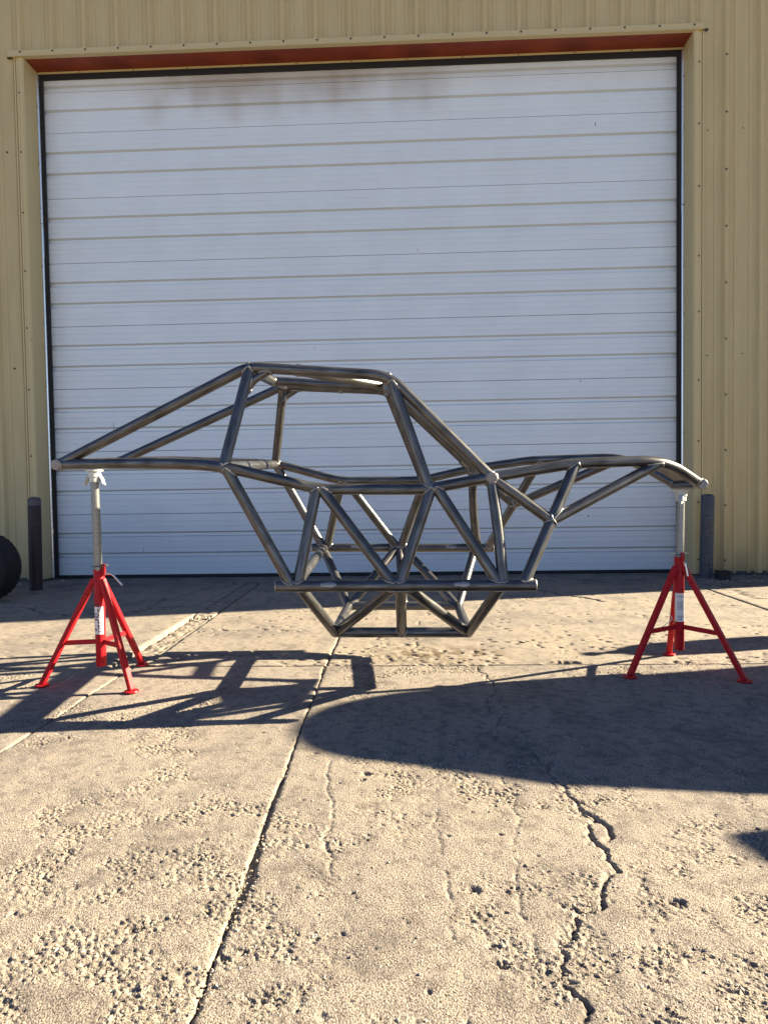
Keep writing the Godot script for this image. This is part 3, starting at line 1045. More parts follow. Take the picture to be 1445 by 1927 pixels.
# ---------------------------------------------------------------- chassis
# [name, centre line from the chassis base, radius, bend radius, 3 = capped at both ends]
const TUBES := [
	["belt_rail", [Vector3(-1.4936, 0.7700, 0.3374), Vector3(-1.1647, 0.7664, 0.4192), Vector3(-0.9380, 0.7601, 0.4965), Vector3(-0.7321, 0.7439, 0.5734), Vector3(-0.3653, 0.6474, 0.4493), Vector3(0.0595, 0.6411, 0.4443), Vector3(0.3265, 0.6865, 0.4220)], 0.0222, 0.35, 0],
	["roof_rail", [Vector3(-1.4936, 0.7700, 0.3374), Vector3(-0.6548, 1.1487, 0.4249), Vector3(-0.0809, 1.1071, 0.3944), Vector3(0.3265, 0.6865, 0.4220)], 0.0222, 0.2, 0],
	["hood_rail", [Vector3(0.3265, 0.6865, 0.4220), Vector3(0.6804, 0.7387, 0.3569), Vector3(1.0657, 0.7480, 0.2929), Vector3(1.2716, 0.6455, 0.1454)], 0.0222, 0.4, 0],
	["pillar_tube", [Vector3(-0.7270, 0.7432, 0.5919), Vector3(-0.6466, 1.1336, 0.4241)], 0.0222, 0, 0],
	["gusset_tube", [Vector3(-0.6538, 1.0644, 0.4278), Vector3(-0.6289, 1.0959, 0.4291), Vector3(-0.5642, 1.1343, 0.4222)], 0.016, 0.02, 0],
	["door_post", [Vector3(0.0766, 0.6409, 0.4438), Vector3(-0.0636, 1.0983, 0.3937)], 0.0222, 0, 0],
	["brace_tube", [Vector3(-0.7157, 0.7395, 0.5730), Vector3(-0.4724, 0.2701, 0.5356)], 0.0222, 0, 0],
	["brace_tube", [Vector3(-0.4492, 0.2699, 0.5353), Vector3(-0.3804, 0.6476, 0.4496)], 0.0222, 0, 0],
	["brace_tube", [Vector3(-0.3611, 0.6452, 0.4493), Vector3(-0.0680, 0.2657, 0.5308)], 0.0222, 0, 0],
	["brace_tube", [Vector3(-0.0492, 0.2655, 0.5305), Vector3(0.0852, 0.6407, 0.4440)], 0.0222, 0, 0],
	["brace_tube", [Vector3(0.1044, 0.6405, 0.4438), Vector3(0.3456, 0.2611, 0.5258)], 0.0222, 0, 0],
	["cowl_post", [Vector3(0.3265, 0.6865, 0.4220), Vector3(0.3463, 0.4704, 0.4779), Vector3(0.3580, 0.2610, 0.5257)], 0.0222, 0.3, 0],
	["strut_tube", [Vector3(0.4345, 0.2623, 0.5249), Vector3(0.6804, 0.7387, 0.3569)], 0.0222, 0, 0],
	["strut_tube", [Vector3(0.3265, 0.6865, 0.4220), Vector3(0.5628, 0.5004, 0.4168)], 0.0222, 0, 0],
	["strut_tube", [Vector3(0.5650, 0.4982, 0.4167), Vector3(1.0481, 0.7461, 0.2930)], 0.0222, 0, 0],
	["rocker_tube", [Vector3(-0.5335, 0.2687, 0.5361), Vector3(0.4820, 0.2617, 0.5242)], 0.0235, 0, 3],
	["belly_brace", [Vector3(-0.4452, 0.2635, 0.5349), Vector3(-0.3367, 0.0203, 0.2411)], 0.0222, 0, 0],
	["belly_brace", [Vector3(0.3518, 0.2548, 0.5255), Vector3(0.2435, 0.0150, 0.2338)], 0.0222, 0, 0],
	["belly_rail", [Vector3(-0.3367, 0.0203, 0.2411), Vector3(0.2435, 0.0150, 0.2338)], 0.0222, 0, 0],
	["belly_brace", [Vector3(-0.0440, 0.2654, 0.5305), Vector3(-0.0459, 0.0176, 0.2371)], 0.0222, 0, 0],
	["belly_brace", [Vector3(-0.0618, 0.2614, 0.5305), Vector3(-0.3250, 0.0249, 0.2407)], 0.0222, 0, 0],
	["belly_brace", [Vector3(-0.0284, 0.2610, 0.5301), Vector3(0.2320, 0.0198, 0.2341)], 0.0222, 0, 0],
	["belt_rail", [Vector3(-1.5006, 0.8071, -0.2902), Vector3(-1.2619, 0.8145, -0.4384), Vector3(-0.7427, 0.7932, -0.5645), Vector3(-0.3742, 0.6895, -0.4393), Vector3(0.0539, 0.6859, -0.4445), Vector3(0.3259, 0.7432, -0.4234)], 0.0222, 0.35, 0],
	["roof_rail", [Vector3(-1.5006, 0.8071, -0.2902), Vector3(-0.6579, 1.1860, -0.3602), Vector3(-0.1006, 1.1508, -0.3462), Vector3(0.3259, 0.7432, -0.4234)], 0.0222, 0.2, 0],
	["hood_rail", [Vector3(0.3259, 0.7432, -0.4234), Vector3(0.6269, 0.7806, -0.3614), Vector3(1.0921, 0.7870, -0.3063), Vector3(1.2857, 0.6440, -0.1752)], 0.0222, 0.4, 0],
	["pillar_tube", [Vector3(-0.7398, 0.7902, -0.5642), Vector3(-0.6552, 1.1805, -0.3605)], 0.0222, 0, 0],
	["gusset_tube", [Vector3(-0.6616, 1.1047, -0.3711), Vector3(-0.6383, 1.1373, -0.3698), Vector3(-0.5746, 1.1734, -0.3608)], 0.016, 0.02, 0],
	["door_post", [Vector3(0.0680, 0.6828, -0.4445), Vector3(-0.1006, 1.1508, -0.3462)], 0.0222, 0, 0],
	["brace_tube", [Vector3(-0.7369, 0.7902, -0.5647), Vector3(-0.4844, 0.3244, -0.5590)], 0.0222, 0, 0],
	["brace_tube", [Vector3(-0.4638, 0.3241, -0.5593), Vector3(-0.3685, 0.6894, -0.4396)], 0.0222, 0, 0],
	["brace_tube", [Vector3(-0.3458, 0.6891, -0.4398), Vector3(-0.0752, 0.3193, -0.5639)], 0.0222, 0, 0],
	["brace_tube", [Vector3(-0.0576, 0.3191, -0.5641), Vector3(0.0793, 0.6827, -0.4450)], 0.0222, 0, 0],
	["brace_tube", [Vector3(0.0963, 0.6852, -0.4451), Vector3(0.3463, 0.3140, -0.5690)], 0.0222, 0, 0],
	["cowl_post", [Vector3(0.3259, 0.7432, -0.4234), Vector3(0.3377, 0.5072, -0.5015), Vector3(0.3638, 0.3138, -0.5692)], 0.0222, 0.3, 0],
	["strut_tube", [Vector3(0.4192, 0.3102, -0.5700), Vector3(0.6705, 0.7854, -0.3616)], 0.0222, 0, 0],
	["strut_tube", [Vector3(0.3259, 0.7432, -0.4234), Vector3(0.5500, 0.5404, -0.4422)], 0.0222, 0, 0],
	["strut_tube", [Vector3(0.5500, 0.5376, -0.4423), Vector3(1.0601, 0.7848, -0.3060)], 0.0222, 0, 0],
	["rocker_tube", [Vector3(-0.5465, 0.3237, -0.5583), Vector3(0.4512, 0.3098, -0.5702)], 0.0235, 0, 3],
	["belly_brace", [Vector3(-0.4875, 0.3215, -0.5591), Vector3(-0.3263, 0.0437, -0.2935)], 0.0222, 0, 0],
	["belly_brace", [Vector3(0.3521, 0.3110, -0.5692), Vector3(0.2370, 0.0381, -0.2998)], 0.0222, 0, 0],
	["belly_rail", [Vector3(-0.3263, 0.0437, -0.2935), Vector3(0.2370, 0.0381, -0.2998)], 0.0222, 0, 0],
	["belly_brace", [Vector3(-0.0649, 0.3192, -0.5640), Vector3(-0.0440, 0.0410, -0.2963)], 0.0222, 0, 0],
	["belly_brace", [Vector3(-0.0782, 0.3134, -0.5642), Vector3(-0.3151, 0.0493, -0.2929)], 0.0222, 0, 0],
	["belly_brace", [Vector3(-0.0459, 0.3130, -0.5646), Vector3(0.2262, 0.0438, -0.2993)], 0.0222, 0, 0],
	["cross_tube", [Vector3(-1.4933, 0.7684, 0.3654), Vector3(-1.5009, 0.8088, -0.3182)], 0.0222, 0, 3],
	["cross_tube", [Vector3(0.3265, 0.6846, 0.4499), Vector3(0.3259, 0.7450, -0.4513)], 0.0222, 0, 3],
	["cross_tube", [Vector3(1.2703, 0.6456, 0.1734), Vector3(1.2869, 0.6439, -0.2032)], 0.0222, 0, 3],
	["cross_tube", [Vector3(-0.7270, 0.7432, 0.5919), Vector3(-0.7398, 0.7902, -0.5642)], 0.0222, 0, 0],
	["cross_tube", [Vector3(-0.6507, 1.1422, 0.4247), Vector3(-0.6525, 1.1805, -0.3606)], 0.0222, 0, 0],
	["cross_tube", [Vector3(-0.0830, 1.1093, 0.3945), Vector3(-0.1006, 1.1508, -0.3462)], 0.0222, 0, 0],
	["cross_tube", [Vector3(-0.4640, 0.2700, 0.5355), Vector3(-0.4815, 0.3244, -0.5591)], 0.0222, 0, 0],
	["cross_tube", [Vector3(-0.3367, 0.0203, 0.2411), Vector3(-0.3263, 0.0437, -0.2935)], 0.0222, 0, 0],
	["cross_tube", [Vector3(0.2435, 0.0150, 0.2338), Vector3(0.2370, 0.0381, -0.2998)], 0.0222, 0, 0],
	["center_bar", [Vector3(-0.6477, 1.1766, -0.0474), Vector3(-0.0951, 1.1380, -0.0756)], 0.0222, 0, 0],
	["center_bar", [Vector3(-0.4530, 1.1317, 0.4108), Vector3(-0.0927, 1.1311, 0.0042)], 0.0222, 0, 0],
	["windshield_bar", [Vector3(-0.0890, 1.1275, 0.0440), Vector3(0.3322, 0.7319, 0.0001)], 0.019, 0, 0],
]

func steel_tint(s: float, total: float) -> Color:
	# ground clean near the welds, scale in between
	var e := minf(s, total - s)
	var g := 1.0 + 0.40 * exp(-maxf(0.0, e - 0.03) / 0.022)
	var t := n_edge.get_noise_2d(s * 7.0, total * 31.0)
	g *= 0.95 + 0.45 * t
	g += 0.6 * smoothstep(0.34, 0.44, n_edge.get_noise_2d(s * 3.3 + 11.0, total * 57.0))
	return Color(g, g * 0.985, g * 0.965)

func seg_point(p: Vector3, a: Vector3, b: Vector3) -> Vector3:
	var d := b - a
	return a + d * clampf((p - a).dot(d) / d.length_squared(), 0.0, 1.0)

func seg_close(p: Vector3, a: Vector3, b: Vector3) -> float:
	var d := b - a
	var t := clampf((p - a).dot(d) / d.length_squared(), 0.0, 1.0)
	return (a + d * t - p).length()

func build_chassis() -> void:
	var c := thing("buggy_chassis", "bare steel tube frame of an off-road buggy held up on two red stands", "vehicle frame", Vector3(0, 0.2, -3.2))
	var lines: Array[PackedVector3Array] = []
	for t: Array in TUBES:
		lines.append(rounded(t[1], t[3]) if float(t[3]) > 0.0 else PackedVector3Array(t[1]))
	# trim every open end to the centre of the tube that it runs into
	var hits: Array = []
	for i in TUBES.size():
		hits.append([null, null])
		if int(TUBES[i][4]) == 3:
			continue
		for k in 2:
			var n := lines[i].size()
			var e := lines[i][0] if k == 0 else lines[i][n - 1]
			var into := ((lines[i][1] - e) if k == 0 else (lines[i][n - 2] - e)).normalized()
			var near := 0.06
			for j in TUBES.size():
				if j == i:
					continue
				if int(TUBES[j][4]) != 3 and minf((lines[j][0] - e).length(), (lines[j][lines[j].size() - 1] - e).length()) < 0.035:
					continue
				for q in lines[j].size() - 1:
					var a := lines[j][q]
					var b := lines[j][q + 1]
					var par := absf((b - a).normalized().dot(into))
					if par > 0.93:
						continue
					var dist := seg_close(e, a, b) + 0.02 * par
					if dist < near:
						near = dist
						hits[i][k] = [a, (b - a).normalized(), float(TUBES[j][2]), seg_point(e, a, b)]
			if hits[i][k] != null and lines[i].size() == 2:
				lines[i][0 if k == 0 else n - 1] = hits[i][k][3]
	for i in TUBES.size():
		var t: Array = TUBES[i]
		var line := lines[i]
		var r: float = t[2]
		var st := mb(true)
		sweep(st, resampled(line, 0.02), r, 28, steel_tint)
		var o := put(t[0], done(st), M.steel, c)
		var ends := [line[0], line[line.size() - 1]]
		var into := [(line[1] - line[0]).normalized(), (line[line.size() - 2] - line[line.size() - 1]).normalized()]
		if int(t[4]) == 3:
			for k in 2:
				var e: Vector3 = ends[k]
				var d: Vector3 = into[k]
				st = mb()
				lathe(st, along_axis(e + d * 0.002, e - d), [Vector2(r * 1.01, 0.0), Vector2(r * 1.01, 0.003), Vector2(r * 0.92, 0.0055), Vector2(0.0, 0.007)], 30)
				put("end_cap", done(st), M.cap, o)
			continue
		# welds: where this tube runs into another one
		for k in 2:
			var hit = hits[i][k]
			if hit != null:
				weld(o, ends[k], into[k], r, hit[0], hit[1], hit[2])

func weld(o: Node, e: Vector3, d: Vector3, rb: float, a: Vector3, m: Vector3, rm: float) -> void:
	var u := d.cross(m)
	if u.length() < 0.05:
		return
	u = u.normalized()
	var v := d.cross(u)
	var pts := PackedVector3Array()
	var dp := d - m * d.dot(m)
	var qa := dp.length_squared()
	for k in 40:
		var an := TAU * k / 40.0
		var p := e + (u * cos(an) + v * sin(an)) * rb
		var q0 := (p - a) - m * (p - a).dot(m)
		var qb := q0.dot(dp)
		var qc := q0.length_squared() - rm * rm
		var disc := qb * qb - qa * qc
		var t := 0.0
		if disc > 0.0:
			t = (-qb + sqrt(disc)) / qa
		else:
			t = -qb / qa
		t = clampf(t, -0.02, 0.09)
		pts.append(p + d * t)
	var st := mb(true)
	sweep(st, pts, 0.0046, 7, null, func(i: int, _n: int) -> float: return 0.8 + 0.4 * float(i % 2), true)
	put("weld_bead", done(st), M.weld, o)

func chassis_extras() -> void:
	var c := get_node("buggy_chassis")
	var off := Vector3(0, 0.2, -3.2)
	# marker bands on the tubes that run across
	var ends := [[Vector3(-0.727, 0.9432, -2.6081) - off, Vector3(-0.7398, 0.9902, -3.7642) - off, [0.56, 0.60, 0.80]], [Vector3(-0.464, 0.470, -2.6645) - off, Vector3(-0.4815, 0.5244, -3.7591) - off, [0.62, 0.66]], [Vector3(-0.3367, 0.2203, -2.9589) - off, Vector3(-0.3263, 0.2437, -3.4935) - off, [0.4, 0.46]]]
	for q: Array in ends:
		var a: Vector3 = q[0]
		var b: Vector3 = q[1]
		var d := (b - a).normalized()
		for t: float in q[2]:
			var p := a.lerp(b, t)
			var st := mb(true)
			sweep(st, PackedVector3Array([p - d * 0.006, p + d * 0.006]), 0.0225, 24)
			put("marker_band", done(st), M.marker, c)
	# sleeves
	for q: Array in [[Vector3(-0.36, 1.367, -3.5527), Vector3(-0.345, 1.366, -3.5523), 0.026], [Vector3(0.275, 0.992, -3.614), Vector3(0.305, 0.963, -3.619), 0.0265]]:
		var st := mb(true)
		sweep(st, PackedVector3Array([Vector3(q[0]) - off, Vector3(q[1]) - off]), q[2], 24)
		put("sleeve", done(st), M.weld, c)
	# ground bright spots on the rocker tubes
	for q: Array in [[-0.325, 1.0], [0.195, 1.0], [-0.30, -1.0], [0.22, -1.0]]:
		var s: float = q[1]
		var a := (Vector3(-0.5335, 0.4687, -2.6639) if s > 0.0 else Vector3(-0.5465, 0.5237, -3.7583)) - off
		var b := (Vector3(0.482, 0.4617, -2.6758) if s > 0.0 else Vector3(0.4512, 0.5098, -3.7702)) - off
		var d := (b - a).normalized()
		var mid := a + d * (float(q[0]) - a.x)
		var x := Vector3.BACK
		x = (x - d * x.dot(d)).normalized()
		var y := x.cross(d)
		if y.y < 0.0:
			y = -y
		var st := mb(true)
		var n := 14
		for i in n:
			for k in 6:
				var g: Array[Vector3] = []
				for w: Vector2 in [Vector2(i, k), Vector2(i + 1, k), Vector2(i + 1, k + 1), Vector2(i, k + 1)]:
					var l := w.x / n * 2.0 - 1.0
					var half := sqrt(maxf(0.0, 1.0 - l * l)) * (0.42 + 0.08 * sin(l * 5.0))
					var an := 0.35 + half * (w.y / 3.0 - 1.0)
					g.append(mid + d * l * 0.033 + (x * cos(an) + y * sin(an)) * 0.0238)
				quad(st, g[0], g[1], g[2], g[3], g[0] - mid)
		put("ground_spot", done(st), M.bare, c)
	# nose plate between the hood rails
	var st2 := mb()
	var p0 := Vector3(1.262, 0.862, -3.10) - off
	var p1 := Vector3(1.268, 0.860, -3.34) - off
	var p2 := Vector3(1.13, 0.948, -3.30) - off
	var p3 := Vector3(1.165, 0.925, -3.05) - off
	var nn := (p1 - p0).cross(p3 - p0).normalized() * 0.002
	quad(st2, p0 + nn, p1 + nn, p2 + nn, p3 + nn, nn)
	quad(st2, p0 - nn, p1 - nn, p2 - nn, p3 - nn, -nn)
	for k in 4:
		var e: Array[Vector3] = [p0, p1, p2, p3]
		var u := e[k]
		var v := e[(k + 1) % 4]
		quad(st2, u + nn, v + nn, v - nn, u - nn, (u + v) * 0.5 - (p0 + p2) * 0.5)
	put("nose_plate", done(st2), M.steel, c)

# ---------------------------------------------------------------- stands
# bend flat lettering round a vertical pipe; the text reads upward
func wrapped_text(words: String, size: float, r: float, angle: float, y0: float) -> ArrayMesh:
	var tm := TextMesh.new()
	tm.text = words
	var f := SystemFont.new()
	f.font_names = PackedStringArray(["Droid Sans"])
	f.font_weight = 700
	tm.font = f
	tm.font_size = 32
	tm.pixel_size = size / 32.0
	tm.depth = 0.0006
	tm.curve_step = 1.0
	tm.horizontal_alignment = HORIZONTAL_ALIGNMENT_LEFT
	var arr := tm.get_mesh_arrays()
	var v: PackedVector3Array = arr[Mesh.ARRAY_VERTEX]
	var idx: PackedInt32Array = arr[Mesh.ARRAY_INDEX]
	var st := mb()
	for i in range(0, idx.size(), 3):
		var p: Array[Vector3] = []
		for k in 3:
			var q := v[idx[i + k]]
			var a := angle - q.y / r
			var rr := r + 0.0004 + q.z
			p.append(Vector3(sin(a) * rr, y0 + q.x, cos(a) * rr))
		for k in 3:
			st.set_uv(Vector2.ZERO)
			st.add_vertex(p[k])
	return done(st)

# a curved patch on a pipe: angles a0..a1, heights y0..y1
func patch(st: SurfaceTool, r: float, a0: float, a1: float, y0: float, y1: float) -> void:
	var n := maxi(2, int(absf(a1 - a0) / 0.15))
	for k in n:
		var u := lerpf(a0, a1, float(k) / n)
		var v := lerpf(a0, a1, float(k + 1) / n)
		var p := Vector3(sin(u), 0, cos(u)) * r
		var q := Vector3(sin(v), 0, cos(v)) * r
		quad(st, p + Vector3.UP * y0, q + Vector3.UP * y0, q + Vector3.UP * y1, p + Vector3.UP * y1, p + q)

func stand(label: String, at: Vector3, feet: Array, head: Vector3, head_turn: float, crank: Array) -> Node3D:
	var s := thing("pipe_stand", label, "pipe stand", at, 0.0, "red pipe stands under the chassis")
	var rr := 0.0215
	var st := mb(true)
	lathe(st, Transform3D(Basis.IDENTITY, Vector3.ZERO), [Vector2(rr - 0.003, 0.098), Vector2(rr - 0.001, 0.097), Vector2(rr, 0.099), Vector2(rr, 0.30), Vector2(rr, 0.517), Vector2(rr - 0.001, 0.519), Vector2(rr - 0.004, 0.519)], 32)
	put("base_pipe", done(st), M.red, s)
	# legs, feet, braces
	for f: Vector3 in feet:
		var foot := f - at
		var flat := Vector3(foot.x, 0, foot.z).normalized()
		var a := flat * 0.020 + Vector3.UP * 0.476
		var z := foot + Vector3.UP * 0.008
		var side := flat.cross(Vector3.UP)
		st = mb()
		bar(st, a, z, 0.026, 0.022, side, 0.003)
		var leg := put("leg", done(st), M.red, s)
		st = mb()
		lathe(st, Transform3D(Basis.IDENTITY, foot), [Vector2(0.0, 0.0), Vector2(0.030, 0.0), Vector2(0.031, 0.003), Vector2(0.029, 0.007), Vector2(0.0, 0.008)], 20)
		put("foot", done(st), M.red, leg)
		st = mb()
		var on := a.lerp(z, (0.476 - 0.192) / 0.468)
		bar(st, flat * rr * 0.9 + Vector3.UP * 0.203, on - (on - a).normalized() * 0.0, 0.006, 0.021, side, 0.001)
		put("brace", done(st), M.red, s)
		st = mb(true)
		sweep(st, PackedVector3Array([flat * (rr + 0.001) + Vector3.UP * 0.452 - side * 0.014, flat * (rr + 0.003) + Vector3.UP * 0.46, flat * (rr + 0.001) + Vector3.UP * 0.452 + side * 0.014]), 0.004, 8)
		put("weld_bead", done(st), M.red, leg)
	# inner pipe, slightly out of true
	st = mb(true)
	var ht := head - at
	sweep(st, resampled(PackedVector3Array([Vector3(0, 0.42, 0), ht - Vector3.UP * 0.02]), 0.05), 0.0172, 28)
	put("inner_pipe", done(st), M.zinc, s)
	# thin lines scribed round the inner pipe, and the collar
	st = mb(true)
	for k in 3:
		var p := Vector3(0, 0.5, 0).lerp(ht, 0.80 + 0.012 * k)
		sweep(st, PackedVector3Array([p, p + Vector3.UP * 0.0016]), 0.01735, 24)
	put("scribed_line", done(st), M.scuff, s)
	st = mb()
	var tilt := Basis(Vector3.BACK, 0.07)
	lathe(st, Transform3D(tilt, Vector3(0.004, 0.529, 0)), [Vector2(0.018, 0.0), Vector2(0.036, 0.0), Vector2(0.0375, 0.0018), Vector2(0.036, 0.0036), Vector2(0.018, 0.004)], 32)
	put("collar", done(st), M.zinc, s)
	# head: socket, saddle and two folding prongs
	var hb := Basis(Vector3.UP, head_turn)
	st = mb()
	lathe(st, Transform3D(Basis.IDENTITY, ht), [Vector2(0.0175, -0.052), Vector2(0.0215, -0.052), Vector2(0.0225, -0.050), Vector2(0.0225, -0.034), Vector2(0.026, -0.030), Vector2(0.026, -0.010), Vector2(0.036, -0.006), Vector2(0.036, 0.0), Vector2(0.0, 0.001)], 28)
	var hd := put("head", done(st), M.cast, s)
	for q: float in [-1.0, 1.0]:
		st = mb()
		var d := hb * Vector3(q, 0, 0)
		var w := hb * Vector3(0, 0, 1)
		bar(st, ht + d * 0.014 + Vector3.UP * -0.010, ht + d * 0.036 + Vector3.UP * -0.050, 0.011, 0.026, d.cross(w), 0.003)
		bar(st, ht + d * 0.034 + Vector3.UP * -0.046, ht + d * 0.044 + Vector3.UP * -0.066, 0.009, 0.016, d.cross(w), 0.003)
		bar(st, ht + d * 0.012 + w * 0.010 + Vector3.UP * -0.004, ht + d * 0.040 + w * 0.010 + Vector3.UP * -0.060, 0.004, 0.006, d.cross(w), 0.001)
		put("prong", done(st), M.cast, hd)
	# lug with its clamp screw and bent handle
	var c0: Vector3 = crank[0]
	var side2 := Vector3(c0.x, 0, c0.z).normalized()
	st = mb()
	box(st, Transform3D(Basis(side2, Vector3.UP, side2.cross(Vector3.UP)), side2 * (rr + 0.006) + Vector3.UP * 0.523), Vector3(0.013, 0.036, 0.016), 0.005)
	lathe(st, along_axis(side2 * rr + Vector3.UP * 0.498, side2 * 0.05 + Vector3.UP * 0.498), [Vector2(0.009, 0.0), Vector2(0.009, 0.010), Vector2(0.007, 0.012), Vector2(0.0, 0.012)], 12)
	put("clamp_lug", done(st), M.red, s)
	st = mb(true)
	var path: Array = [side2 * (rr - 0.002) + Vector3.UP * 0.498]
	path.append_array(crank)
	sweep(st, resampled(rounded(path, 0.02, 5), 0.01), 0.0042, 12)
	put("crank_handle", done(st), M.chrome, s)
	return s

func build_stands() -> void:
	chassis_extras()
	var rr := 0.0215
	var a := stand("red tripod pipe stand under the tail of the chassis, crank handle out to its right", Vector3(-1.347, 0, -2.885), [Vector3(-1.625, 0.004, -2.908), Vector3(-1.187, 0.004, -2.811), Vector3(-1.316, 0.004, -3.25)], Vector3(-1.342, 0.944, -2.862), 0.0, [Vector3(0.035, 0.498, 0.012), Vector3(0.068, 0.500, 0.022), Vector3(0.118, 0.452, 0.036)])
	var st := mb()
	patch(st, rr + 0.0003, -1.35, 1.1, 0.238, 0.357)
	var stk := put("sticker", done(st), M.white, a)
	put("lettering", wrapped_text("RIDGID", 0.037, rr, -0.36, 0.244), M.ink, stk)
	st = mb()
	patch(st, rr + 0.0006, 0.0, 0.09, 0.244, 0.351)
	put("red_stripe", done(st), M.redline, stk)
	st = mb()
	print_lines(st, rr + 0.0006, 0.25, 0.85, 0.25, 0.345, 9)
	put("small_print", done(st), M.ink, stk).set_meta("kind", "stuff")
	var b := stand("red tripod pipe stand under the nose of the chassis, paper tag tied to it", Vector3(1.206, 0, -3.12), [Vector3(0.95, 0.004, -3.006), Vector3(1.408, 0.004, -2.934), Vector3(1.267, 0.004, -3.406)], Vector3(1.217, 0.822, -3.13), 1.15, [Vector3(0.006, 0.498, 0.034), Vector3(0.010, 0.496, 0.042), Vector3(0.018, 0.438, 0.050)])
	st = mb()
	patch(st, rr + 0.0003, -1.3, 1.3, 0.228, 0.357)
	stk = put("sticker", done(st), M.white, b)
	st = mb()
	print_lines(st, rr + 0.0006, -0.75, 0.85, 0.236, 0.348, 15)
	put("small_print", done(st), M.ink, stk).set_meta("kind", "stuff")
	# the paper tag and its tie
	st = mb()
	var tag_at := Vector3(-0.052, 0.285, -0.02)
	box(st, Transform3D(Basis(Vector3(0.35, 0.9, 0.25).normalized(), 0.5) * Basis(Vector3.BACK, 0.7), tag_at), Vector3(0.036, 0.05, 0.0008), 0.0003)
	var tg := put("paper_tag", done(st), M.paper, b)
	st = mb(true)
	sweep(st, rounded([Vector3(-0.045, 0.265, -0.01), Vector3(-0.03, 0.24, 0.01), Vector3(-0.07, 0.21, 0.012), Vector3(-0.10, 0.195, 0.02)], 0.02, 5), 0.0016, 6)
	put("tie", done(st), M.white, tg)

func print_lines(st: SurfaceTool, r: float, a0: float, a1: float, y0: float, y1: float, n: int) -> void:
	for k in n:
		var y := lerpf(y1, y0, float(k) / (n - 1))
		if rng.randf() < 0.12:
			continue
		var x := a0
		var stop := a1 - rng.randf_range(0.0, 0.35) * (a1 - a0)
		while x < stop:
			var w := rng.randf_range(0.05, 0.16)
			patch(st, r, x, minf(x + w, stop), y, y + 0.0028)
			x += w + 0.035

# ---------------------------------------------------------------- round about
func bollard(called: String, label: String, at: Vector3, lean: Vector3, r: float, h: float, m: Material, cap: Material) -> void:
	var o := thing(called, label, "bollard", at)
	o.rotation = lean
	var st := mb(true)
	lathe(st, Transform3D.IDENTITY, [Vector2(r, -0.05), Vector2(r, 0.25), Vector2(r * 1.005, 0.5), Vector2(r, h - 0.01), Vector2(r - 0.003, h - 0.004)], 28)
	put("post", done(st), m, o)
	st = mb(true)
	lathe(st, Transform3D.IDENTITY, [Vector2(r - 0.002, h - 0.012), Vector2(r - 0.006, h + 0.002), Vector2(r * 0.6, h + 0.012), Vector2(0.0, h + 0.016)], 28)
	put("cap", done(st), cap, o)
	st = mb(true)
	lathe(st, Transform3D.IDENTITY, [Vector2(r + 0.0006, h - 0.06), Vector2(r + 0.0008, h - 0.03), Vector2(r + 0.0008, h - 0.009)], 28)
	if cap == M.band:
		put("faded_band", done(st), M.band, o)

func wheel(o: Node3D, at: Vector3, axis: Vector3, r: float, w: float, called := "wheel") -> void:
	var st := mb(true)
	var prof: Array = []
	for k in 15:
		var a := PI * k / 14.0
		prof.append(Vector2(r - 0.10 * r * (1.0 - pow(absf(sin(a)), 0.5)) - (0.28 * r if k == 0 or k == 14 else 0.0), -cos(a) * w * 0.5))
	var t := along_axis(at, at + axis)
	lathe(st, t, prof, 40)
	var n := put(called, done(st), M.tyre, o)
	st = mb()
	for k in 36:
		var an := TAU * k / 36.0
		for s: float in [-1.0, 1.0]:
			var p := t * Vector3(cos(an + 0.04 * s) * (r + 0.002), s * w * 0.22, sin(an + 0.04 * s) * (r + 0.002))
			var up := (t.basis * Vector3(cos(an), 0, sin(an))).normalized()
			box(st, Transform3D(Basis(up, t.basis.y, up.cross(t.basis.y)).rotated(up, 0.3 * s), p), Vector3(0.004, w * 0.26, r * 0.06), 0.0015)
	put("tread", done(st), M.tyre, n)
	st = mb(true)
	lathe(st, t, [Vector2(r * 0.62, -w * 0.42), Vector2(r * 0.56, -w * 0.30), Vector2(r * 0.5, w * 0.1), Vector2(r * 0.2, w * 0.22), Vector2(0.0, w * 0.24)], 28)
	put("rim", done(st), M.rim, n)
	st = mb(true)
	lathe(st, t, [Vector2(r * 0.0, w * 0.36), Vector2(r * 0.22, w * 0.35), Vector2(r * 0.28, w * 0.30), Vector2(r * 0.5, w * 0.32), Vector2(r * 0.6, w * 0.40), Vector2(r * 0.66, w * 0.42)], 28)
	put("rim", done(st), M.rim, n)

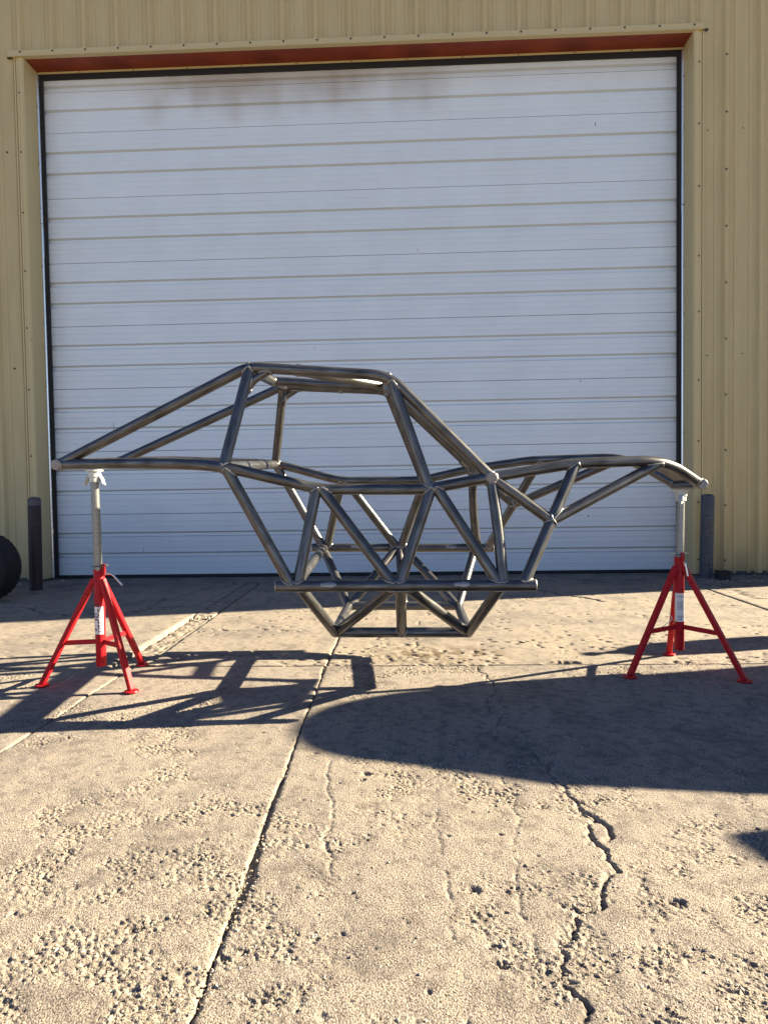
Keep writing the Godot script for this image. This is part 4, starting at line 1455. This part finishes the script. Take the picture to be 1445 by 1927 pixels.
func build_surroundings() -> void:
	M.band = mat(lin(0.085, 0.085, 0.10), 0.7)
	bollard("bollard", "maroon steel bollard with a faded grey top left of the door", Vector3(-3.280, 0, -5.825), Vector3(0, 0, -0.012), 0.0535, 0.80, M.maroon, M.band)
	bollard("bollard", "slate grey steel bollard right of the door", Vector3(2.632, 0, -6.2), Vector3(0, 0, -0.02), 0.056, 0.735, M.slate, M.slate)
	# black box at the foot of the wall
	var bo := thing("black_box", "small black box on the ground by the wall, right of the slate bollard", "box", Vector3(2.72, 0, -6.07))
	var st := mb()
	bx(st, Vector3(0, 0.036, 0), Vector3(0.098, 0.070, 0.09), 0.004)
	put("body", done(st), M.dark, bo)
	st = mb()
	bx(st, Vector3(0, 0.0745, 0), Vector3(0.106, 0.007, 0.098), 0.002)
	put("lid", done(st), M.dark, bo)
	# tyre at the left edge of the picture
	var ty := thing("tyre", "black wheel and tyre standing at the left edge, in front of the wall", "tyre", Vector3(-3.37, 0.0, -5.25), 0.0)
	wheel(ty, Vector3(0, 0.268, 0), Vector3(-0.10, 0.0, 0.99).normalized(), 0.268, 0.20, "tyre_body")
	# broken lump at the end of the patch strip
	st = mb()
	for k in 26:
		var p := Vector3(rng.randf_range(-0.085, 0.085), -0.022 + rng.randf_range(-0.01, 0.012), rng.randf_range(-0.05, 0.05))
		pebble(st, p, rng.randf_range(0.008, 0.022))
	var lump := put("concrete_rubble", done(st), M.stone)
	lump.position = Vector3(-1.385, 0, -4.50)
	tag(lump, "heap of broken concrete lumps in the joint behind the left stand", "rubble")
	# an unseen vehicle added at right, outline shaped to cast the big shadow
	var v := thing("unseen_vehicle", "dark utility vehicle guessed from its shadow, added unseen off to the right of the stands", "vehicle", Vector3(4.38, 0, -2.81), deg_to_rad(SUN_AZ))
	# side outline, z towards the viewer: x = along, y = up
	var outline := PackedVector2Array([Vector2(-1.0, 0.42)])
	for k in 13:
		var an := deg_to_rad(180.0 - 12.5 * k)
		outline.append(Vector2(-0.62 + 0.385 * cos(an), 1.68 + 0.285 * sin(an)))
	outline.append_array(PackedVector2Array([Vector2(-0.04, 1.64), Vector2(0.15, 1.38), Vector2(0.40, 1.04), Vector2(0.70, 0.94), Vector2(1.15, 0.86), Vector2(1.32, 0.74), Vector2(1.34, 0.45), Vector2(1.2, 0.36), Vector2(-0.8, 0.36)]))
	st = mb()
	var tris := Geometry2D.triangulate_polygon(outline)
	for s: float in [-0.62, 0.62]:
		for i in range(0, tris.size(), 3):
			var p: Array[Vector3] = []
			for k in 3:
				var q := outline[tris[i + k]]
				p.append(Vector3(s, q.y, q.x))
			tri(st, p[0], p[1], p[2], Vector3(s, 0, 0))
	for i in outline.size():
		var q := outline[i]
		var w := outline[(i + 1) % outline.size()]
		quad(st, Vector3(-0.62, q.y, q.x), Vector3(0.62, q.y, q.x), Vector3(0.62, w.y, w.x), Vector3(-0.62, w.y, w.x), Vector3(0, (q.y + w.y) * 0.5 - 1.0, (q.x + w.x) * 0.5 - 0.1))
	put("body", done(st), M.body, v)
	for s: float in [-1.0, 1.0]:
		st = mb()
		bx(st, Vector3(s * 0.622, 1.42, -0.55), Vector3(0.012, 0.55, 0.55), 0.004)
		put("window", done(st), M.glass, v)
		wheel(v, Vector3(s * 0.58, 0.34, 0.85), Vector3(s, 0, 0), 0.34, 0.24)
		wheel(v, Vector3(s * 0.58, 0.34, -0.62), Vector3(s, 0, 0), 0.34, 0.24)
		st = mb()
		bx(st, Vector3(s * 0.66, 1.43, 0.375), Vector3(0.055, 0.085, 0.14), 0.02)  # unseen too, added and placed for the small shadow at right
		bar(st, Vector3(s * 0.60, 1.05, 0.33), Vector3(s * 0.655, 1.42, 0.34), 0.018, 0.018, Vector3.UP, 0.003)
		bar(st, Vector3(s * 0.60, 1.02, 0.46), Vector3(s * 0.655, 1.47, 0.46), 0.012, 0.012, Vector3.UP, 0.003)
		put("added_mirror", done(st), M.dark, v)
	st = mb()
	bar(st, Vector3(0, 1.41, 0.128), Vector3(0, 1.60, -0.03), 1.05, 0.012, Vector3.RIGHT, 0.003)
	put("windscreen", done(st), M.glass, v)
	# unseen bottle added beside it to cast the narrow shadow
	var gb := thing("added_gas_bottle", "steel gas bottle added unseen off to the right to cast a narrow shadow", "gas bottle", Vector3(3.14, 0, -3.96))
	st = mb(true)
	lathe(st, Transform3D.IDENTITY, [Vector2(0.0, 0.0), Vector2(0.13, 0.0), Vector2(0.14, 0.02), Vector2(0.14, 0.86), Vector2(0.125, 0.93), Vector2(0.08, 0.98), Vector2(0.035, 1.0), Vector2(0.035, 1.03), Vector2(0.0, 1.03)], 28)
	put("cylinder", done(st), M.slate, gb)
	st = mb(true)
	lathe(st, Transform3D.IDENTITY, [Vector2(0.02, 1.03), Vector2(0.02, 1.07), Vector2(0.04, 1.075), Vector2(0.04, 1.09), Vector2(0.0, 1.095)], 16)
	put("valve", done(st), M.zinc, gb)
